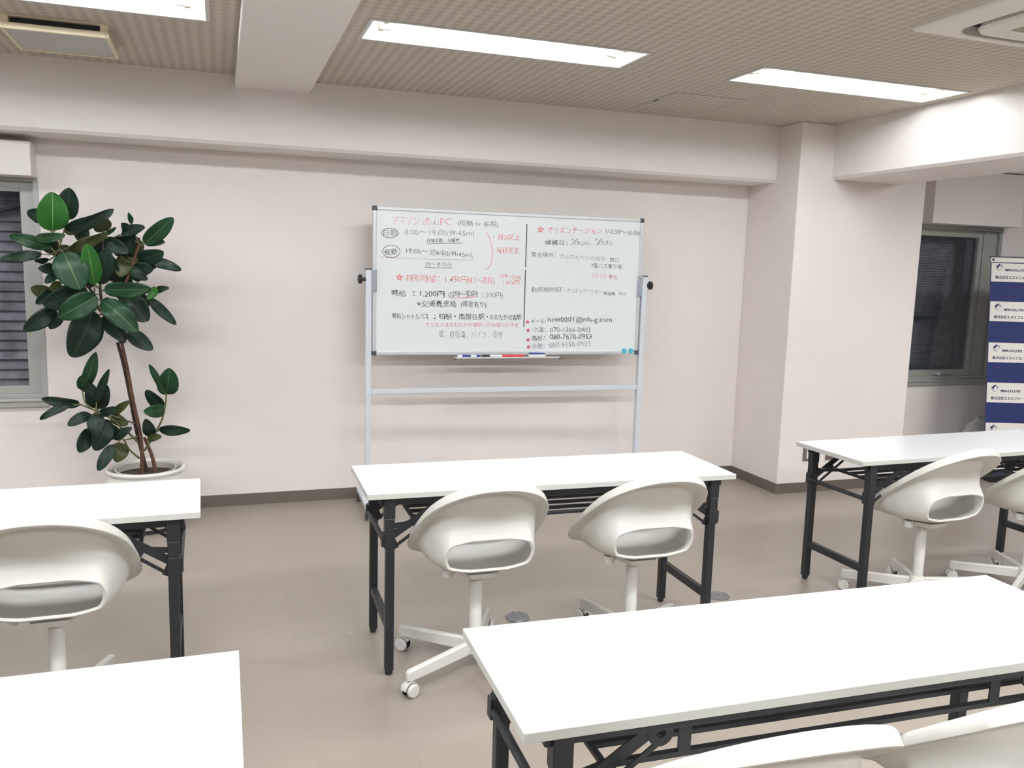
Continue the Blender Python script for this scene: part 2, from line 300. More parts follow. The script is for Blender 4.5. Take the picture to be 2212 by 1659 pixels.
TEXTS=[('アマゾン', 'p', (0.1224, 1.7489), (0.2828, 1.7523), (0.1219, 1.801), (0.2821, 1.8048)), ('流山', 'p', (0.3026, 1.7512), (0.4058, 1.7541), (0.302, 1.7974), (0.4051, 1.8006)), ('FC', 'p', (0.4172, 1.7545), (0.492, 1.7556), (0.4165, 1.7972), (0.4912, 1.7985)), ('(短期 or 長期)', 'g', (0.5274, 1.7506), (0.7928, 1.7514), (0.5266, 1.7909), (0.7917, 1.7923)), ('日勤', 'g', (0.0647, 1.6779), (0.149, 1.6797), (0.0645, 1.7135), (0.1487, 1.7155)), ('8:00～19:00(9h45m)', 'l', (0.1948, 1.6802), (0.6361, 1.688), (0.1944, 1.7199), (0.6351, 1.7287)), ('日曜出勤．火曜休', 'k', (0.336, 1.6446), (0.5408, 1.6551), (0.3357, 1.6692), (0.5403, 1.6799)), ('夜勤', 'k', (0.0701, 1.5644), (0.1501, 1.5643), (0.0698, 1.6002), (0.1498, 1.6003)), ('19:00～翌6:00(9h45m)', 'g', (0.2058, 1.5712), (0.6287, 1.5552), (0.2054, 1.6098), (0.6278, 1.5948)), ('月～土のみ', 'g', (0.3261, 1.4981), (0.4961, 1.5026), (0.3257, 1.5267), (0.4955, 1.5315)), ('・週3以上', 'r', (0.7598, 1.6773), (0.9396, 1.6811), (0.7588, 1.7144), (0.9384, 1.7185)), ('・曜日固定', 'r', (0.7634, 1.5931), (0.935, 1.5971), (0.7624, 1.6316), (0.9338, 1.636)), ('特別時給：1.450円', 'r', (0.2077, 1.4026), (0.5982, 1.4004), (0.2071, 1.4495), (0.5972, 1.4483)), ('(6/1～7/31)', 'r', (0.6068, 1.3872), (0.7744, 1.3839), (0.6056, 1.4418), (0.773, 1.439)), ('22時～翌5時', 'r', (0.8096, 1.4405), (0.9544, 1.4316), (0.809, 1.4647), (0.9537, 1.456)), ('1.812円', 'r', (0.8363, 1.3973), (0.9411, 1.3994), (0.8355, 1.4242), (0.9402, 1.4266)), ('時給', 'k', (0.1177, 1.3124), (0.2086, 1.3112), (0.1173, 1.3514), (0.2082, 1.3505)), ('：', 'k', (0.2484, 1.3165), (0.2618, 1.3154), (0.2481, 1.3427), (0.2614, 1.3416)), ('1.200円', 'k', (0.2952, 1.3107), (0.4505, 1.3099), (0.2947, 1.3488), (0.4498, 1.3483)), ('(22時～翌5時', 'k', (0.4765, 1.305), (0.6696, 1.3121), (0.4757, 1.3488), (0.6686, 1.3564)), ('1.500円)', 'l', (0.6978, 1.3038), (0.8368, 1.3026), (0.6967, 1.3481), (0.8355, 1.3473)), ('※交通費支給', 'k', (0.2773, 1.2466), (0.5303, 1.2498), (0.2768, 1.2874), (0.5295, 1.2912)), ('(規定有り)', 'k', (0.5579, 1.2475), (0.726, 1.2415), (0.5571, 1.2903), (0.7249, 1.2847)), ('無料シャトルバス', 'k', (0.1228, 1.1686), (0.351, 1.1679), (0.1225, 1.208), (0.3504, 1.2077)), ('：', 'k', (0.3868, 1.1749), (0.397, 1.1749), (0.3864, 1.2015), (0.3966, 1.2016)), ('柏駅・南越谷駅・', 'k', (0.4188, 1.1698), (0.7411, 1.1711), (0.4182, 1.2084), (0.7401, 1.2105)), ('おおたかの森駅', 'k', (0.7532, 1.1692), (0.9633, 1.1689), (0.7522, 1.2072), (0.9621, 1.2073)), ('オリエンはおおたかの森駅～のみ運行の予定', 'r', (0.3327, 1.1239), (0.9459, 1.1247), (0.3323, 1.1518), (0.945, 1.1536)), ('車，自転車，バイク，徒歩', 'l', (0.4207, 1.0527), (0.8402, 1.05), (0.42, 1.101), (0.8388, 1.0994)), ('オリエンテーション', 'r', (1.1265, 1.735), (1.5031, 1.7416), (1.1252, 1.7733), (1.5013, 1.7806)), ('(12:30～16:00)', 'g', (1.5319, 1.7408), (1.7827, 1.7324), (1.5301, 1.7772), (1.7807, 1.7693)), ('候補日：', 'k', (1.1087, 1.6564), (1.2631, 1.6616), (1.1075, 1.6896), (1.2618, 1.6951)), ('6', 'g', (1.2956, 1.6899), (1.3075, 1.6903), (1.2949, 1.7067), (1.3068, 1.7071)), ('13(火)，', 'g', (1.3152, 1.6582), (1.4303, 1.6621), (1.3138, 1.6918), (1.4288, 1.6959)), ('6', 'g', (1.4594, 1.6983), (1.4736, 1.6988), (1.4585, 1.7165), (1.4728, 1.717)), ('17(土)', 'g', (1.4837, 1.6665), (1.5756, 1.6697), (1.4821, 1.7004), (1.5739, 1.7037)), ('集合場所：', 'g', (1.019, 1.5767), (1.1841, 1.5778), (1.0179, 1.6099), (1.1829, 1.6113)), ('流山おおたかの森駅', 'l', (1.2121, 1.5741), (1.535, 1.5658), (1.211, 1.6025), (1.5337, 1.5947)), ('西口', 'g', (1.5692, 1.5615), (1.6331, 1.562), (1.5679, 1.5879), (1.6318, 1.5884)), ('7番バス乗り場', 'g', (1.4367, 1.5184), (1.6573, 1.5162), (1.4353, 1.5499), (1.6557, 1.5481)), ('10:55', 'p', (1.4487, 1.4562), (1.5495, 1.4566), (1.4475, 1.4839), (1.5482, 1.4843)), ('集合', 'r', (1.5658, 1.449), (1.6278, 1.4477), (1.5645, 1.4781), (1.6263, 1.4769)), ('勤務開始日：', 'g', (1.0263, 1.3529), (1.2519, 1.3582), (1.0253, 1.3852), (1.2506, 1.391)), ('オリエンテーション', 'g', (1.2732, 1.3547), (1.5197, 1.3511), (1.2721, 1.3822), (1.5184, 1.379)), ('参加後', 'k', (1.531, 1.3407), (1.6199, 1.3408), (1.5299, 1.3646), (1.6187, 1.3648)), ('順次', 'g', (1.6425, 1.3412), (1.7013, 1.3422), (1.6414, 1.3639), (1.7002, 1.365)), ('メール：', 'k', (1.0316, 1.1512), (1.1335, 1.152), (1.0307, 1.1787), (1.1325, 1.1795)), ('hrm0001@nfa-g.com', 'k', (1.1475, 1.1507), (1.6033, 1.1539), (1.146, 1.1941), (1.6011, 1.1984)), ('小澤：', 'g', (1.0418, 1.091), (1.1335, 1.0927), (1.0406, 1.1277), (1.1322, 1.1296)), ('070-1366-0903', 'g', (1.1636, 1.0941), (1.4503, 1.0939), (1.1625, 1.1245), (1.449, 1.1247)), ('髙杉：', 'k', (1.0389, 1.0345), (1.1307, 1.0359), (1.0377, 1.0713), (1.1294, 1.0729)), ('080-7670-0953', 'k', (1.1653, 1.0465), (1.4609, 1.0496), (1.1641, 1.0783), (1.4595, 1.0819)), ('小是：', 'g', (1.0398, 0.9857), (1.1303, 0.9869), (1.0386, 1.02), (1.1291, 1.0213)), ('080-9150-0903', 'l', (1.1625, 0.9895), (1.4529, 1.0011), (1.1613, 1.0226), (1.4515, 1.0348))]
LINES=[('g', 0.0035, [(0.1226, 1.6698), (0.1105, 1.6677), (0.0981, 1.6672), (0.086, 1.6684), (0.0751, 1.6713), (0.0659, 1.6756), (0.059, 1.6811), (0.0548, 1.6874), (0.0537, 1.6942), (0.0555, 1.7011), (0.0603, 1.7076), (0.0677, 1.7134), (0.0773, 1.7181), (0.0885, 1.7214), (0.1007, 1.7231), (0.1131, 1.7232), (0.125, 1.7216), (0.1356, 1.7184), (0.1443, 1.7137), (0.1506, 1.708), (0.1541, 1.7015), (0.1545, 1.6946), (0.1519, 1.6877), (0.1464, 1.6813), (0.1383, 1.6758), (0.1282, 1.6714), (0.1166, 1.6685)]), ('g', 0.0035, [(0.0826, 1.5533), (0.0728, 1.5592), (0.0656, 1.5667), (0.0614, 1.5752), (0.0603, 1.5843), (0.0624, 1.5933), (0.0676, 1.6019), (0.0757, 1.6093), (0.0861, 1.6153), (0.0981, 1.6194), (0.1112, 1.6214), (0.1244, 1.6212), (0.1371, 1.6187), (0.1483, 1.6141), (0.1575, 1.6078), (0.1641, 1.6), (0.1677, 1.5912), (0.168, 1.5821), (0.165, 1.5731), (0.1589, 1.5647), (0.1502, 1.5576), (0.1392, 1.552), (0.1268, 1.5485), (0.1135, 1.5471), (0.1004, 1.548), (0.0881, 1.551), (0.0773, 1.5561)]), ('g', 0.003, [(0.3341, 1.6374), (0.411, 1.644), (0.4582, 1.6456), (0.56, 1.6505)]), ('g', 0.003, [(0.3208, 1.494), (0.4, 1.4909), (0.4969, 1.4947)]), ('p', 0.003, [(0.0508, 1.5465), (0.1144, 1.5458), (0.1732, 1.5456)]), ('l', 0.0015, [(0.1732, 1.5456), (0.3589, 1.5433), (0.6379, 1.5462)]), ('p', 0.0045, [(0.7155, 1.7219), (0.7372, 1.6884), (0.7509, 1.6425), (0.7558, 1.5895), (0.7537, 1.5329), (0.7397, 1.5058), (0.7171, 1.4885)]), ('r', 0.003, [(0.4881, 1.3072), (0.5739, 1.3086), (0.664, 1.316)]), ('r', 0.0035, [(0.1679, 1.4497), (0.1773, 1.4089), (0.1453, 1.4361), (0.1877, 1.4329), (0.1512, 1.4109), (0.1679, 1.4497)]), ('r', 0.0035, [(1.0774, 1.775), (1.0882, 1.7353), (1.0543, 1.7613), (1.0984, 1.759), (1.061, 1.7368), (1.0774, 1.775)]), ('r', 0.004, [(1.0075, 1.1699), (1.0135, 1.1469), (0.9944, 1.1625), (1.0193, 1.1603), (0.9982, 1.1483), (1.0075, 1.1699)]), ('r', 0.004, [(1.0133, 1.1164), (1.0194, 1.0933), (1.0003, 1.1089), (1.0251, 1.1067), (1.004, 1.0947), (1.0133, 1.1164)]), ('r', 0.004, [(1.0153, 1.0547), (1.0214, 1.0315), (1.0022, 1.0473), (1.0271, 1.045), (1.006, 1.033), (1.0153, 1.0547)]), ('r', 0.004, [(1.0196, 1.0074), (1.0257, 0.9841), (1.0065, 1.0), (1.0315, 0.9976), (1.0103, 0.9856), (1.0196, 1.0074)]), ('k', 0.006, [(0.982, 1.7843), (0.9828, 1.6907), (0.9822, 1.5966), (0.9821, 1.5102)]), ('k', 0.006, [(0.9819, 1.4953), (0.9824, 1.298), (0.982, 1.1263)]), ('g', 0.0035, [(1.2905, 1.6606), (1.3342, 1.7074)]), ('g', 0.0035, [(1.4708, 1.6668), (1.503, 1.7136)])]
LEAVES=[([-0.792, 4.87, 1.629], [-0.775, 4.81, 1.813], 0.148, 2), ([-0.744, 4.95, 1.689], [-0.708, 4.89, 1.844], 0.109, 0), ([-0.848, 4.97, 1.685], [-0.908, 4.91, 1.72], 0.069, 0), ([-0.743, 4.93, 1.641], [-0.509, 4.87, 1.739], 0.069, 0), ([-0.576, 5.02, 1.635], [-0.582, 4.96, 1.712], 0.093, 3), ([-0.763, 5.01, 1.631], [-0.679, 4.95, 1.629], 0.038, 3), ([-0.82, 4.95, 1.546], [-0.99, 4.89, 1.597], 0.069, 1), ([-0.867, 4.87, 1.587], [-0.73, 4.81, 1.604], 0.053, 1), ([-0.858, 4.93, 1.508], [-1.036, 4.87, 1.477], 0.056, 0), ([-0.775, 5.02, 1.522], [-0.862, 4.96, 1.548], 0.062, 0), ([-0.731, 4.95, 1.53], [-0.543, 4.89, 1.625], 0.066, 3), ([-0.57, 4.97, 1.592], [-0.448, 4.91, 1.528], 0.079, 0), ([-0.561, 4.93, 1.618], [-0.499, 4.87, 1.655], 0.022, 1), ([-0.608, 4.85, 1.364], [-0.627, 4.79, 1.564], 0.097, 2), ([-0.74, 4.83, 1.518], [-0.664, 4.77, 1.338], 0.165, 1), ([-0.586, 4.89, 1.363], [-0.537, 4.83, 1.548], 0.099, 0), ([-0.842, 5.02, 1.479], [-0.895, 4.96, 1.474], 0.031, 0), ([-0.811, 5.03, 1.434], [-0.88, 4.97, 1.433], 0.059, 0), ([-0.809, 5.01, 1.404], [-0.85, 4.95, 1.361], 0.046, 0), ([-0.431, 4.97, 1.681], [-0.442, 4.91, 1.734], 0.026, 1), ([-0.451, 5.02, 1.64], [-0.478, 4.96, 1.682], 0.051, 0), ([-0.485, 5.0, 1.627], [-0.369, 4.94, 1.667], 0.061, 0), ([-0.372, 4.95, 1.58], [-0.224, 4.89, 1.717], 0.09, 1), ([-0.368, 4.99, 1.585], [-0.273, 4.93, 1.591], 0.054, 0), ([-0.408, 4.97, 1.499], [-0.278, 4.91, 1.533], 0.09, 0), ([-0.336, 4.95, 1.486], [-0.192, 4.89, 1.448], 0.058, 0), ([-0.455, 5.02, 1.517], [-0.501, 4.96, 1.401], 0.094, 3), ([-0.429, 4.99, 1.444], [-0.334, 4.93, 1.448], 0.079, 0), ([-0.449, 4.97, 1.444], [-0.36, 4.91, 1.39], 0.055, 0), ([-0.562, 4.85, 1.338], [-0.334, 4.79, 1.345], 0.086, 1), ([-0.315, 4.91, 1.349], [-0.357, 4.85, 1.29], 0.047, 2), ([-0.323, 4.97, 1.327], [-0.258, 4.91, 1.35], 0.037, 0), ([-0.356, 4.95, 1.286], [-0.224, 4.89, 1.155], 0.059, 0), ([-0.483, 4.95, 1.306], [-0.365, 4.89, 1.172], 0.138, 0), ([-0.574, 4.85, 1.277], [-0.408, 4.79, 1.122], 0.119, 1), ([-0.584, 4.97, 1.188], [-0.479, 4.91, 1.06], 0.094, 0), ([-0.466, 4.93, 1.11], [-0.343, 4.87, 1.02], 0.083, 0), ([-0.6, 4.83, 1.301], [-0.769, 4.77, 1.196], 0.125, 1), ([-0.651, 4.91, 1.327], [-0.846, 4.85, 1.253], 0.125, 0), ([-0.805, 5.03, 1.336], [-0.901, 4.97, 1.253], 0.062, 0), ([-0.804, 4.93, 1.227], [-0.943, 4.87, 1.122], 0.09, 0), ([-0.801, 5.01, 1.191], [-0.835, 4.95, 1.123], 0.069, 0), ([-0.628, 4.91, 1.222], [-0.724, 4.85, 0.985], 0.166, 0), ([-0.789, 5.02, 1.359], [-0.835, 4.96, 1.326], 0.048, 3), ([-0.664, 5.01, 1.339], [-0.622, 4.95, 1.508], 0.09, 0), ([-0.55, 5.01, 1.38], [-0.539, 4.95, 1.514], 0.09, 0), ([-0.679, 5.01, 1.491], [-0.579, 4.95, 1.562], 0.076, 0), ([-0.637, 5.03, 1.377], [-0.682, 4.97, 1.438], 0.083, 0), ([-0.469, 5.04, 1.349], [-0.517, 4.98, 1.435], 0.094, 0), ([-0.505, 5.02, 1.504], [-0.44, 4.96, 1.589], 0.087, 0), ([-0.532, 5.03, 1.572], [-0.398, 4.97, 1.606], 0.079, 0), ([-0.59, 5.03, 1.532], [-0.622, 4.97, 1.598], 0.076, 0), ([-0.799, 5.04, 1.51], [-0.834, 4.98, 1.59], 0.062, 0), ([-0.701, 4.97, 0.788], [-0.622, 4.91, 1.002], 0.069, 1), ([-0.692, 4.95, 0.802], [-0.694, 4.89, 0.881], 0.056, 1), ([-0.644, 4.99, 0.696], [-0.661, 4.93, 0.838], 0.08, 0), ([-0.634, 4.95, 0.729], [-0.559, 4.89, 0.915], 0.043, 0), ([-0.632, 5.0, 0.687], [-0.581, 4.94, 0.824], 0.08, 0), ([-0.717, 4.97, 0.721], [-0.885, 4.91, 0.761], 0.056, 0), ([-0.755, 4.95, 0.729], [-0.895, 4.89, 0.659], 0.046, 0), ([-0.62, 4.95, 0.668], [-0.529, 4.89, 0.708], 0.05, 0), ([-0.558, 5.01, 0.656], [-0.469, 4.95, 0.734], 0.043, 3), ([-0.57, 5.02, 0.647], [-0.486, 4.96, 0.601], 0.063, 3), ([-0.666, 4.97, 0.662], [-0.769, 4.91, 0.62], 0.061, 0), ([-0.635, 4.94, 0.667], [-0.632, 4.88, 0.562], 0.089, 0), ([-0.582, 4.97, 0.629], [-0.642, 4.91, 0.475], 0.104, 0), ([-0.672, 4.99, 0.579], [-0.724, 4.93, 0.465], 0.08, 0), ([-0.558, 4.97, 0.528], [-0.463, 4.91, 0.592], 0.054, 0), ([-0.557, 4.95, 0.494], [-0.631, 4.89, 0.37], 0.066, 0), ([-0.526, 5.02, 0.489], [-0.548, 4.96, 0.398], 0.09, 3), ([-0.551, 5.02, 0.584], [-0.595, 4.96, 0.52], 0.076, 0), ([-0.285, 4.97, 0.762], [-0.261, 4.91, 0.912], 0.114, 1), ([-0.288, 4.93, 0.776], [-0.36, 4.87, 0.94], 0.04, 1), ([-0.31, 5.01, 0.684], [-0.388, 4.95, 0.788], 0.069, 0), ([-0.296, 4.95, 0.682], [-0.394, 4.89, 0.683], 0.075, 1), ([-0.37, 4.99, 0.53], [-0.391, 4.93, 0.632], 0.068, 0), ([-0.33, 4.99, 0.562], [-0.168, 4.93, 0.564], 0.059, 0), ([-0.393, 5.0, 0.511], [-0.316, 4.94, 0.536], 0.045, 3), ([-0.748, 5.09, 1.553], [-0.808, 5.03, 1.49], 0.064, 3), ([-0.734, 5.059, 1.178], [-0.629, 4.999, 1.133], 0.075, 0), ([-0.756, 5.129, 1.193], [-0.636, 5.069, 1.166], 0.072, 0), ([-0.718, 5.057, 1.333], [-0.72, 4.997, 1.427], 0.086, 0), ([-0.715, 5.149, 1.433], [-0.709, 5.089, 1.338], 0.073, 0), ([-0.732, 5.084, 1.298], [-0.772, 5.024, 1.187], 0.068, 3), ([-0.661, 5.099, 1.531], [-0.699, 5.039, 1.414], 0.063, 0), ([-0.405, 5.143, 1.383], [-0.47, 5.083, 1.451], 0.069, 0), ([-0.441, 5.08, 1.333], [-0.521, 5.02, 1.29], 0.081, 0), ([-0.775, 5.137, 1.459], [-0.702, 5.077, 1.533], 0.07, 0), ([-0.426, 5.069, 1.483], [-0.323, 5.009, 1.456], 0.067, 0), ([-0.409, 5.055, 1.6], [-0.441, 4.995, 1.471], 0.087, 3), ([-0.468, 5.135, 1.311], [-0.361, 5.075, 1.252], 0.091, 0), ([-0.698, 5.11, 1.187], [-0.731, 5.05, 1.115], 0.063, 0), ([-0.503, 5.138, 1.171], [-0.591, 5.078, 1.198], 0.074, 0), ([-0.836, 5.086, 1.283], [-0.93, 5.026, 1.333], 0.079, 3), ([-0.709, 5.097, 1.583], [-0.652, 5.037, 1.638], 0.09, 0), ([-0.746, 5.059, 1.423], [-0.642, 4.999, 1.391], 0.069, 3), ([-0.629, 5.104, 1.587], [-0.627, 5.044, 1.492], 0.068, 0), ([-0.733, 5.044, 1.46], [-0.651, 4.984, 1.499], 0.065, 3), ([-0.572, 5.127, 1.227], [-0.58, 5.067, 1.284], 0.076, 3), ([-0.462, 5.06, 1.219], [-0.368, 5.0, 1.247], 0.084, 0)]
STEMS=[([[-0.427, 5.0, 0.311], [-0.422, 4.996, 0.427], [-0.427, 4.992, 0.546], [-0.456, 4.988, 0.726], [-0.478, 4.984, 0.896], [-0.503, 4.98, 1.049]], 0.0105, 0.0085), ([[-0.398, 5.03, 0.302], [-0.419, 5.024, 0.405], [-0.451, 5.018, 0.581], [-0.477, 5.012, 0.777], [-0.501, 5.006, 0.932], [-0.525, 5.0, 1.047]], 0.0105, 0.0085), ([[-0.355, 5.02, 0.302], [-0.369, 5.02, 0.395], [-0.392, 5.02, 0.468], [-0.409, 5.02, 0.516]], 0.011, 0.008), ([[-0.504, 4.98, 1.047], [-0.523, 4.965, 1.119], [-0.581, 4.95, 1.205], [-0.609, 4.935, 1.243], [-0.619, 4.92, 1.305]], 0.011, 0.007), ([[-0.493, 5.0, 1.045], [-0.503, 4.99, 1.242], [-0.478, 4.98, 1.351], [-0.43, 4.97, 1.475], [-0.398, 4.96, 1.576]], 0.01, 0.006), ([[-0.581, 4.95, 1.205], [-0.594, 4.95, 1.334], [-0.582, 4.95, 1.471], [-0.568, 4.95, 1.6]], 0.008, 0.005), ([[-0.609, 4.94, 1.281], [-0.68, 4.94, 1.394], [-0.757, 4.94, 1.496], [-0.783, 4.94, 1.525]], 0.007, 0.005), ([[-0.757, 4.94, 1.496], [-0.774, 4.89, 1.562], [-0.789, 4.84, 1.618]], 0.006, 0.004), ([[-0.505, 4.98, 1.165], [-0.415, 4.96, 1.244], [-0.355, 4.94, 1.293]], 0.006, 0.004), ([[-0.44, 5.0, 0.494], [-0.479, 4.984, 0.545], [-0.511, 4.968, 0.577], [-0.563, 4.952, 0.639], [-0.634, 4.936, 0.685], [-0.711, 4.92, 0.729]], 0.006, 0.004), ([[-0.435, 5.0, 0.403], [-0.481, 4.98, 0.457], [-0.506, 4.96, 0.516], [-0.517, 4.94, 0.529]], 0.006, 0.004), ([[-0.454, 5.0, 0.6], [-0.511, 4.98, 0.629], [-0.563, 4.96, 0.657]], 0.005, 0.004), ([[-0.632, 4.92, 0.687], [-0.684, 4.92, 0.735], [-0.694, 4.92, 0.799]], 0.005, 0.003), ([[-0.41, 5.01, 0.443], [-0.372, 4.996, 0.504], [-0.337, 4.982, 0.568], [-0.309, 4.968, 0.632], [-0.292, 4.954, 0.704], [-0.284, 4.94, 0.768]], 0.006, 0.004), ([[-0.432, 5.0, 0.529], [-0.478, 4.97, 0.521], [-0.504, 4.94, 0.52]], 0.005, 0.003)]
# ------------------------------------------------------------------ room shell
XL, XR, YB = -4.2, 8.0, -4.0
LX0, LY0, LLEN, LWID = .62, 3.6545, 1.2675, .305
LIGHTS = [-1.298, LX0, 2.5223]
bm = nb(); box(bm, XL, XR, YB, D+.15, -.1, 0); struct(finish('floor', bm, M['floor']))
bm = nb()
slab(bm, XL, XR, YB, D+.15, [(x, x+LLEN, LY0, LY0+LWID) for x in LIGHTS], lambda u, v, h: (u, v, h), ZC, ZC+.14)
struct(finish('ceiling', bm, M['ceil']))
W1 = (-2.1, -.932, .70, 1.93); W2 = (4.76, 6.085, .70, 1.935)
bm = nb(); slab(bm, XL, XR, 0, ZC+.1, [W1, W2], lambda u, v, h: (u, h, v), D, D+.15); struct(finish('wall_back', bm, M['wall']))
bm = nb(); box(bm, XL-.15, XL, YB, D+.15, 0, ZC+.1); struct(finish('wall_left', bm, M['wall_far']))
bm = nb(); box(bm, XR, XR+.15, YB, D+.15, 0, ZC+.1); struct(finish('wall_right', bm, M['wall_far']))
bm = nb(); box(bm, XL, XR, YB-.15, YB, 0, ZC+.1); struct(finish('wall_front', bm, M['wall_far']))
PX0, PX1, PY0 = 3.6314, 4.6963, 4.7985
bm = nb(); box(bm, PX0, PX1, PY0, D, 0, ZC); struct(finish('wall_pillar', bm, M['wall'], bevel=.006))
# beams: profile with a chamfered lower edge
bm = nb(); prism(bm, [(D, ZC), (5.046, ZC), (5.046, 2.152), (5.064, 2.134), (D, 2.134)], XL, PX0, lambda u, v, h: (h, u, v)); struct(finish('trim_1', bm, M['paint']))
bm = nb(); prism(bm, [(3.894, ZC), (3.894, 2.166), (3.912, 2.148), (4.45, 2.148), (4.45, ZC)], YB, PY0, lambda u, v, h: (u, h, v)); struct(finish('trim_2', bm, M['paint']))
bm = nb(); box(bm, .1, .5, YB, 5.046, 2.44, ZC); struct(finish('trim_3', bm, M['paint'], bevel=.004))
bm = nb(); box(bm, PX1, XR, 5.12, D, 2.352, ZC); struct(finish('trim_4', bm, M['paint']))
bm = nb(); box(bm, -2.35, -.936, 5.207, D, 1.92, 2.10); struct(finish('trim_5', bm, M['paint'], bevel=.003))       # curtain boxes
bm = nb(); box(bm, 5.185, 6.09, 5.2, D, 1.935, 2.345); struct(finish('trim_6', bm, M['paint'], bevel=.003))
# vinyl baseboards with rounded outer corners
def baseboard(name, pts, h=.072, t=.006):
    bm = nb(); P = [Vector((x, y, 0)) for x, y in pts]; n = len(P); outer = []
    for i, p_ in enumerate(P):
        d0 = (P[i]-P[i-1]).normalized() if i else (P[1]-P[0]).normalized(); d1 = (P[i+1]-P[i]).normalized() if i < n-1 else d0
        n0 = Vector((d0.y, -d0.x, 0)); n1 = Vector((d1.y, -d1.x, 0)); nn = (n0+n1); nn = nn/max(.3, nn.length_squared)*2
        outer.append(p_+nn*t)
    V = [[bm.verts.new(q+Vector((0, 0, z))) for q in P+outer[::-1]] for z in (0, h)]
    m_ = len(V[0])
    for i in range(n-1):
        for z in (0, 1): bm.faces.new([V[z][i], V[z][i+1], V[z][m_-2-i], V[z][m_-1-i]])
    for i in range(m_): bm.faces.new([V[0][i], V[0][(i+1) % m_], V[1][(i+1) % m_], V[1][i]])
    return struct(finish(name, bm, M['base']))
rc = .010
corner = [(PX0+rc-rc*math.cos(a), PY0+rc-rc*math.sin(a)) for a in [PI/2*k/6 for k in range(7)]]
baseboard('baseboard_back', [(XL, D), (PX0, D)])
baseboard('baseboard_pillar', [(PX0, D)]+corner+[(PX1, PY0), (PX1, D)])
baseboard('baseboard_right', [(PX1, D), (XR, D)])

# ------------------------------------------------------------------ windows
def window(name, w, stile_r, rail_b, handle, sl_pitch, sl_mat):
    x0, x1, z0, z1 = w; o = bpy.data.objects.new(name, None); COL.objects.link(o); o.location = (0, 0, 0); struct(o)
    bm = nb(); t = .028
    box(bm, x1-t, x1, D-.004, D+.12, z0, z1); box(bm, x0, x0+t, D-.004, D+.12, z0, z1); box(bm, x0+t, x1-t, D-.004, D+.12, z1-.03, z1); box(bm, x0+t, x1-t, D-.004, D+.12, z0, z0+.022)
    finish('window_frame', bm, M['alu'], o, bevel=.002)
    bm = nb(); box(bm, x0-.03, x1+.005, D-.022, D+.05, z0-.05, z0-.002); box(bm, x0-.03, x1+.005, D-.03, D-.001, z0-.018, z0-.004); finish('window_sill', bm, M['alu'], o, bevel=.003)
    bm = nb(); y0, y1 = D+.03, D+.065; xa = stile_r
    xe = xa+.042 if handle else x1-t
    box(bm, xa, xe, y0, y1, z0+.022, z1-.03); box(bm, x0+t, xa, y0, y1, z0+.022, rail_b); box(bm, x0+t, xa, y0, y1, z1-.085, z1-.03); box(bm, x0+t, x0+.1, y0, y1, rail_b, z1-.085)
    finish('sash', bm, M['alu'], o, bevel=.002)
    if handle: bm = nb(); box(bm, xe+.005, x1-t, y0-.004, y1, z0+.022, z1-.03); finish('side_panel', bm, M['alu'], o, bevel=.002)
    bm = nb(); box(bm, x0+.1, xa, D+.045, D+.050, rail_b, z1-.085); finish('glass', bm, M['glass'], o)
    bm = nb(); n = int((z1-z0)/sl_pitch)+1
    for i in range(n):
        zc = z0+i*sl_pitch; w_ = sl_pitch*(1.08 if sl_pitch > .03 else 1.15)
        bar(bm, (x0-.05, D+.21, zc), (x1+.05, D+.21, zc), w_, .004, up=(0, -.89, .45))
    finish('shutter_slats', bm, sl_mat, o)
    return o
w1 = window('window_1', W1, -1.03, .765, False, .0565, M['slat'])
w2 = window('window_2', W2, 5.872, .772, True, .021, M['mesh'])
bm = nb()                                                   # outer sash bars seen through the right pane
box(bm, 5.80, 5.865, D+.08, D+.11, .77, 1.86); box(bm, 4.8, 5.80, D+.08, D+.11, 1.205, 1.245); box(bm, 4.8, 5.80, D+.08, D+.11, .77, .81)
finish('outer_sash', bm, M['sash'], w2, bevel=.003)
bm = nb(); box(bm, 5.52, 5.63, D+.012, D+.03, .742, .756); box(bm, 5.55, 5.58, D+.0, D+.03, .728, .75); bar(bm, (5.60, D+.008, .752), (5.68, D+.004, .748), .012, .01)
finish('window_latch', bm, M['steel'], w2, bevel=.003)
bm = nb(); bar(bm, (-2.1, D+.165, 1.42), (-1.0, D+.165, 1.80), .05, .02); finish('shutter_brace', bm, M['conc'], w1)
bm = nb(); box(bm, XL, XR, D+1.6, D+1.7, 0, 3.2); struct(finish('wall_outside', bm, M['conc']))

